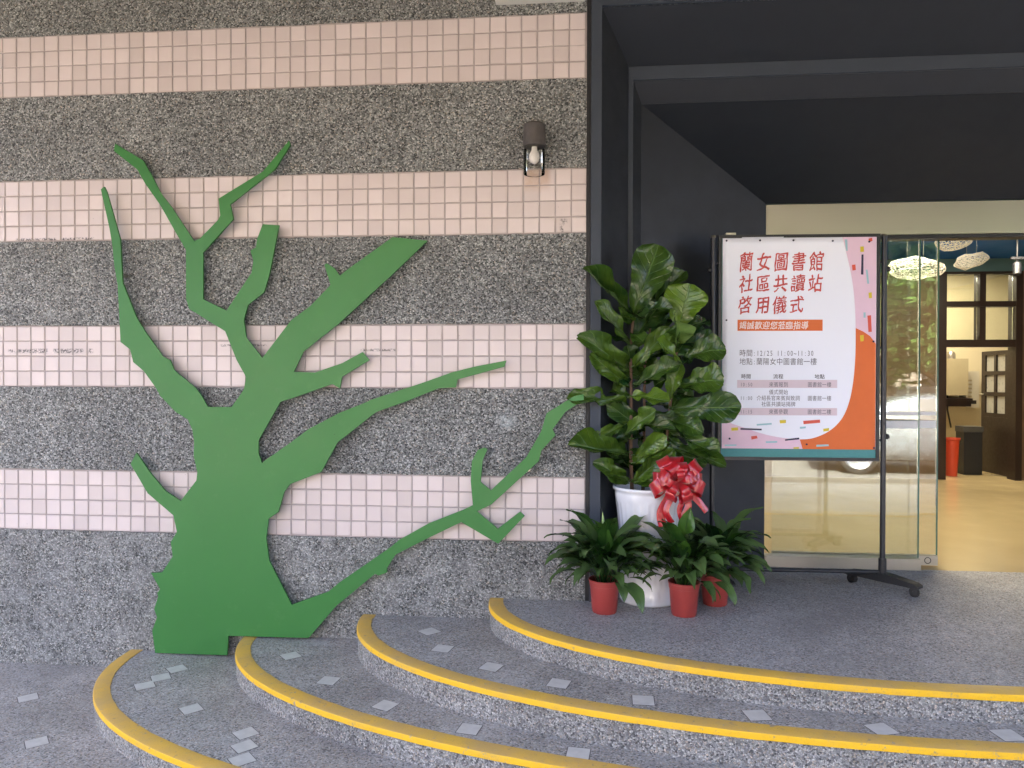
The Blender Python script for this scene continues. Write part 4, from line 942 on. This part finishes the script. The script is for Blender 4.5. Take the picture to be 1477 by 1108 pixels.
# ------------------------------------------------------------------ what stands across the drive (mirrored in the glass)
M['car_paint'] = plain('silver_paint', (.38, .40, .43), .25, .03, 3, metal=.6, coat=.8); M['car_glass'] = plain('dark_car_glass', (.012, .014, .016), .06, .05, spec=.7)
M['bark'] = plain('bark', (.09, .07, .05), .9, .4, 12, .8, 40)
def foliage_mat(nm, c0, c1):
    n = NT(nm); isl = n.n('NewGeometry').outputs['Random Per Island']; c = n.mix(isl, c0, c1); n.base(c); n.set(rough=.5)
    tr = n.n('BsdfTranslucent'); n.l(c, tr.inputs[0]); mx = n.n('MixShader'); mx.inputs[0].default_value = .3
    n.l(n.p.outputs[0], mx.inputs[1]); n.l(tr.outputs[0], mx.inputs[2]); n.l(mx.outputs[0], n.out.inputs['Surface']); return n.m
M['foliage'] = foliage_mat('foliage', (.03, .07, .015), (.09, .16, .03))
def street_tree(label, loc, h, cr, seed, nleaf=9000):
    t = thing('street_tree', label, 'tree', loc, 0, 'trees across the drive'); rr = random.Random(seed); bm = bmesh.new()
    th = h*.36; top = Vector((rr.uniform(-.3, .3), rr.uniform(-.3, .3), th)); tube(bm, [(0, 0, -.1), (0.04, 0, th*.5), top], [.17, .13, .10], 9)
    tips = []
    for i in range(9):
        a = i*2.4; e = rr.uniform(.3, 1.3); L = cr*rr.uniform(.7, 1.1); d = Vector((math.cos(a)*math.cos(e), math.sin(a)*math.cos(e), math.sin(e)))
        mid = top + d*L*.5 + Vector((0, 0, .1)); end = top + d*L + Vector((0, 0, .25)); tube(bm, [top-Vector((0, 0, .2)), mid, end], [.07, .04, .012], 6); tips += [mid, end, (mid+end)/2]
    obj('trunk', bm, M['bark'], t, smooth=True)
    vs, fs = [], []; cl = [tp + Vector((rr.gauss(0, .4), rr.gauss(0, .4), rr.gauss(.1, .35))) for tp in tips for _ in range(3)]
    for i in range(nleaf):
        c = rr.choice(cl) + Vector((rr.gauss(0, .28), rr.gauss(0, .28), rr.gauss(0, .2))); s = rr.uniform(.06, .12)
        u = Vector((rr.gauss(0, 1), rr.gauss(0, 1), rr.gauss(0, .6))).normalized(); v = u.orthogonal().normalized(); k = len(vs)
        vs += [c-u*s*1.5, c+v*s*.6, c+u*s*1.5, c-v*s*.6]; fs.append((k, k+1, k+2, k+3))
    me = bpy.data.meshes.new('crown'); me.from_pydata(vs, [], fs); me.materials.append(M['foliage']); me_obj('crown', me, t)
for a in (('leafy tree mirrored in the glass behind the parked car', (7.2, -12.6, -.5), 8.6, 3.1, 1), ('leafy tree mirrored beside the door edge, right of the first', (9.6, -14.2, -.5), 9.2, 3.3, 2), ('low bushy tree mirrored in the upper glass of the door', (8.3, -11.9, -.5), 4.6, 2.1, 11), ('leafy tree across the drive, left of the parked car', (3.4, -13.8, -.5), 8.2, 3.0, 3), ('leafy tree at the far right end of the drive', (13.0, -13.0, -.5), 8.8, 3.2, 6)): street_tree(*a)
ob = thing('opposite_building', 'brown building far across the drive, mirrored behind the trees', 'building', (4, -26, -.6))
M['brown_render'] = plain('brown_render', (.13, .105, .085), .85, .15, 1, .2, 30)
boxo('wall', -22, 26, -4, 0, 0, 9.5, M['brown_render'], ob); boxo('roof', -22.4, 26.4, -4.4, .4, 9.501, 9.8, M['concrete'], ob)
for fl in range(3):
    for k in range(14):
        x = -20 + k*3.3; wv = boxo('window', x, x+1.7, .0, .06, 1.2+fl*3.0, 2.8+fl*3.0, M['concrete'], ob); boxo('pane', x+.08, x+1.62, .0605, .075, 1.28+fl*3.0, 2.72+fl*3.0, M['car_glass'], wv)
bw = thing('boundary_wall', 'low pale boundary wall across the drive mirrored in the glass', 'wall', (0, -17, -.6)); boxo('wall_body', -25, 25, -.1, .1, 0, 1.5, M['concrete'], bw); boxo('coping', -25, 25, -.14, .14, 1.501, 1.58, M['concrete'], bw, .02)
M['rim'] = plain('alloy', (.5, .5, .5), .3, .1, metal=1); M['lens'] = plain('lamp_lens', (.6, .6, .6), .1, .1)
def car(label, loc, rz):
    t = thing('parked_car', label, 'car', loc, rz)
    st = [(-2.15, .35, .62, .66, .72), (-2.05, .25, .80, .86, .80), (-1.6, .22, .90, .96, .86), (-1.25, .20, .93, 1.12, .88), (-.75, .20, .94, 1.38, .89), (0, .20, .94, 1.45, .90), (.55, .20, .94, 1.40, .90), (1.15, .20, .93, .99, .89), (1.7, .22, .84, .87, .85), (2.05, .28, .70, .73, .78), (2.15, .35, .55, .58, .68)]
    bm = bmesh.new(); rings = []
    for x, zb, zs, zt, w_ in st:
        wc = w_*(.92 if zt-zs < .2 else .74); zm = (zb+zs)/2
        half = [(0, zb), (w_*.9, zb), (w_, zm), (w_*.96, zs), (wc, zt-.02), (wc*.6, zt+.01), (0, zt+.02)]
        ring = [bm.verts.new((x, y, z)) for y, z in half] + [bm.verts.new((x, -y, z)) for y, z in half[-2:0:-1]]
        rings.append(ring)
    for a, b in zip(rings, rings[1:]):
        for k in range(len(a)): bm.faces.new((a[k], a[(k+1) % len(a)], b[(k+1) % len(b)], b[k]))
    bm.faces.new(rings[0]); bm.faces.new(rings[-1][::-1])
    b_ = obj('body', bm, M['car_paint'], t, smooth='auto'); md = b_.modifiers.new('sub', 'SUBSURF'); md.levels = md.render_levels = 2
    def win(name, q):
        bm = bmesh.new(); vs = [Vector(p) for p in q]; n = (vs[1]-vs[0]).cross(vs[2]-vs[1]).normalized(); c = sum(vs, Vector())/4
        if n.dot(c-Vector((0, 0, .7))) < 0: n = -n
        f = bm.faces.new([bm.verts.new(v+n*.012) for v in vs]); r = bmesh.ops.extrude_face_region(bm, geom=[f]); bmesh.ops.translate(bm, vec=-n*.03, verts=[v for v in r['geom'] if isinstance(v, bmesh.types.BMVert)]); obj(name, bm, M['car_glass'], t)
    win('windscreen', [(1.08, .70, 1.02), (1.08, -.70, 1.02), (.60, -.56, 1.37), (.60, .56, 1.37)]); win('rear_window', [(-1.3, .68, 1.1), (-1.3, -.68, 1.1), (-.82, -.56, 1.36), (-.82, .56, 1.36)])
    for s in (-1, 1):
        win('side_window', [(.9, s*.845, .99), (.0, s*.86, .99), (.0, s*.70, 1.36), (.5, s*.70, 1.33)]); win('side_window', [(-.06, s*.86, .99), (-1.0, s*.84, 1.0), (-.7, s*.70, 1.32), (-.06, s*.70, 1.36)])
        bm = bmesh.new(); box(bm, 1.98, 2.12, s*.62-.12, s*.62+.12, .58, .70); obj('headlight', bm, M['lens'], t, bevel=.02)
        bm = bmesh.new(); box(bm, .72, .92, s*1.0-.06, s*1.0+.06, .98, 1.10); obj('mirror', bm, M['car_paint'], t, bevel=.03)
        for x in (-1.35, 1.35):
            o = obj('wheel', lathe(bmesh.new(), [(.22, -.10), (.30, -.10), (.32, -.07), (.32, .07), (.30, .10), (.22, .10)], 28, cap0=False, cap1=False), M['rubber'], t, smooth='auto', loc=(x, s*.80, .32), rot=(R(90), 0, 0))
            obj('rim', lathe(bmesh.new(), [(0, -.09), (.06, -.09), (.08, -.06), (.2, -.08), (.222, -.10), (.222, .10), (.2, .08), (.08, .06), (.06, .09), (0, .09)], 20, cap0=False, cap1=False), M['rim'], o, smooth='auto')
car('silver car parked across the drive, mirrored in the glass door', (6.4, -8.6, ZS[4]-.06), R(12))
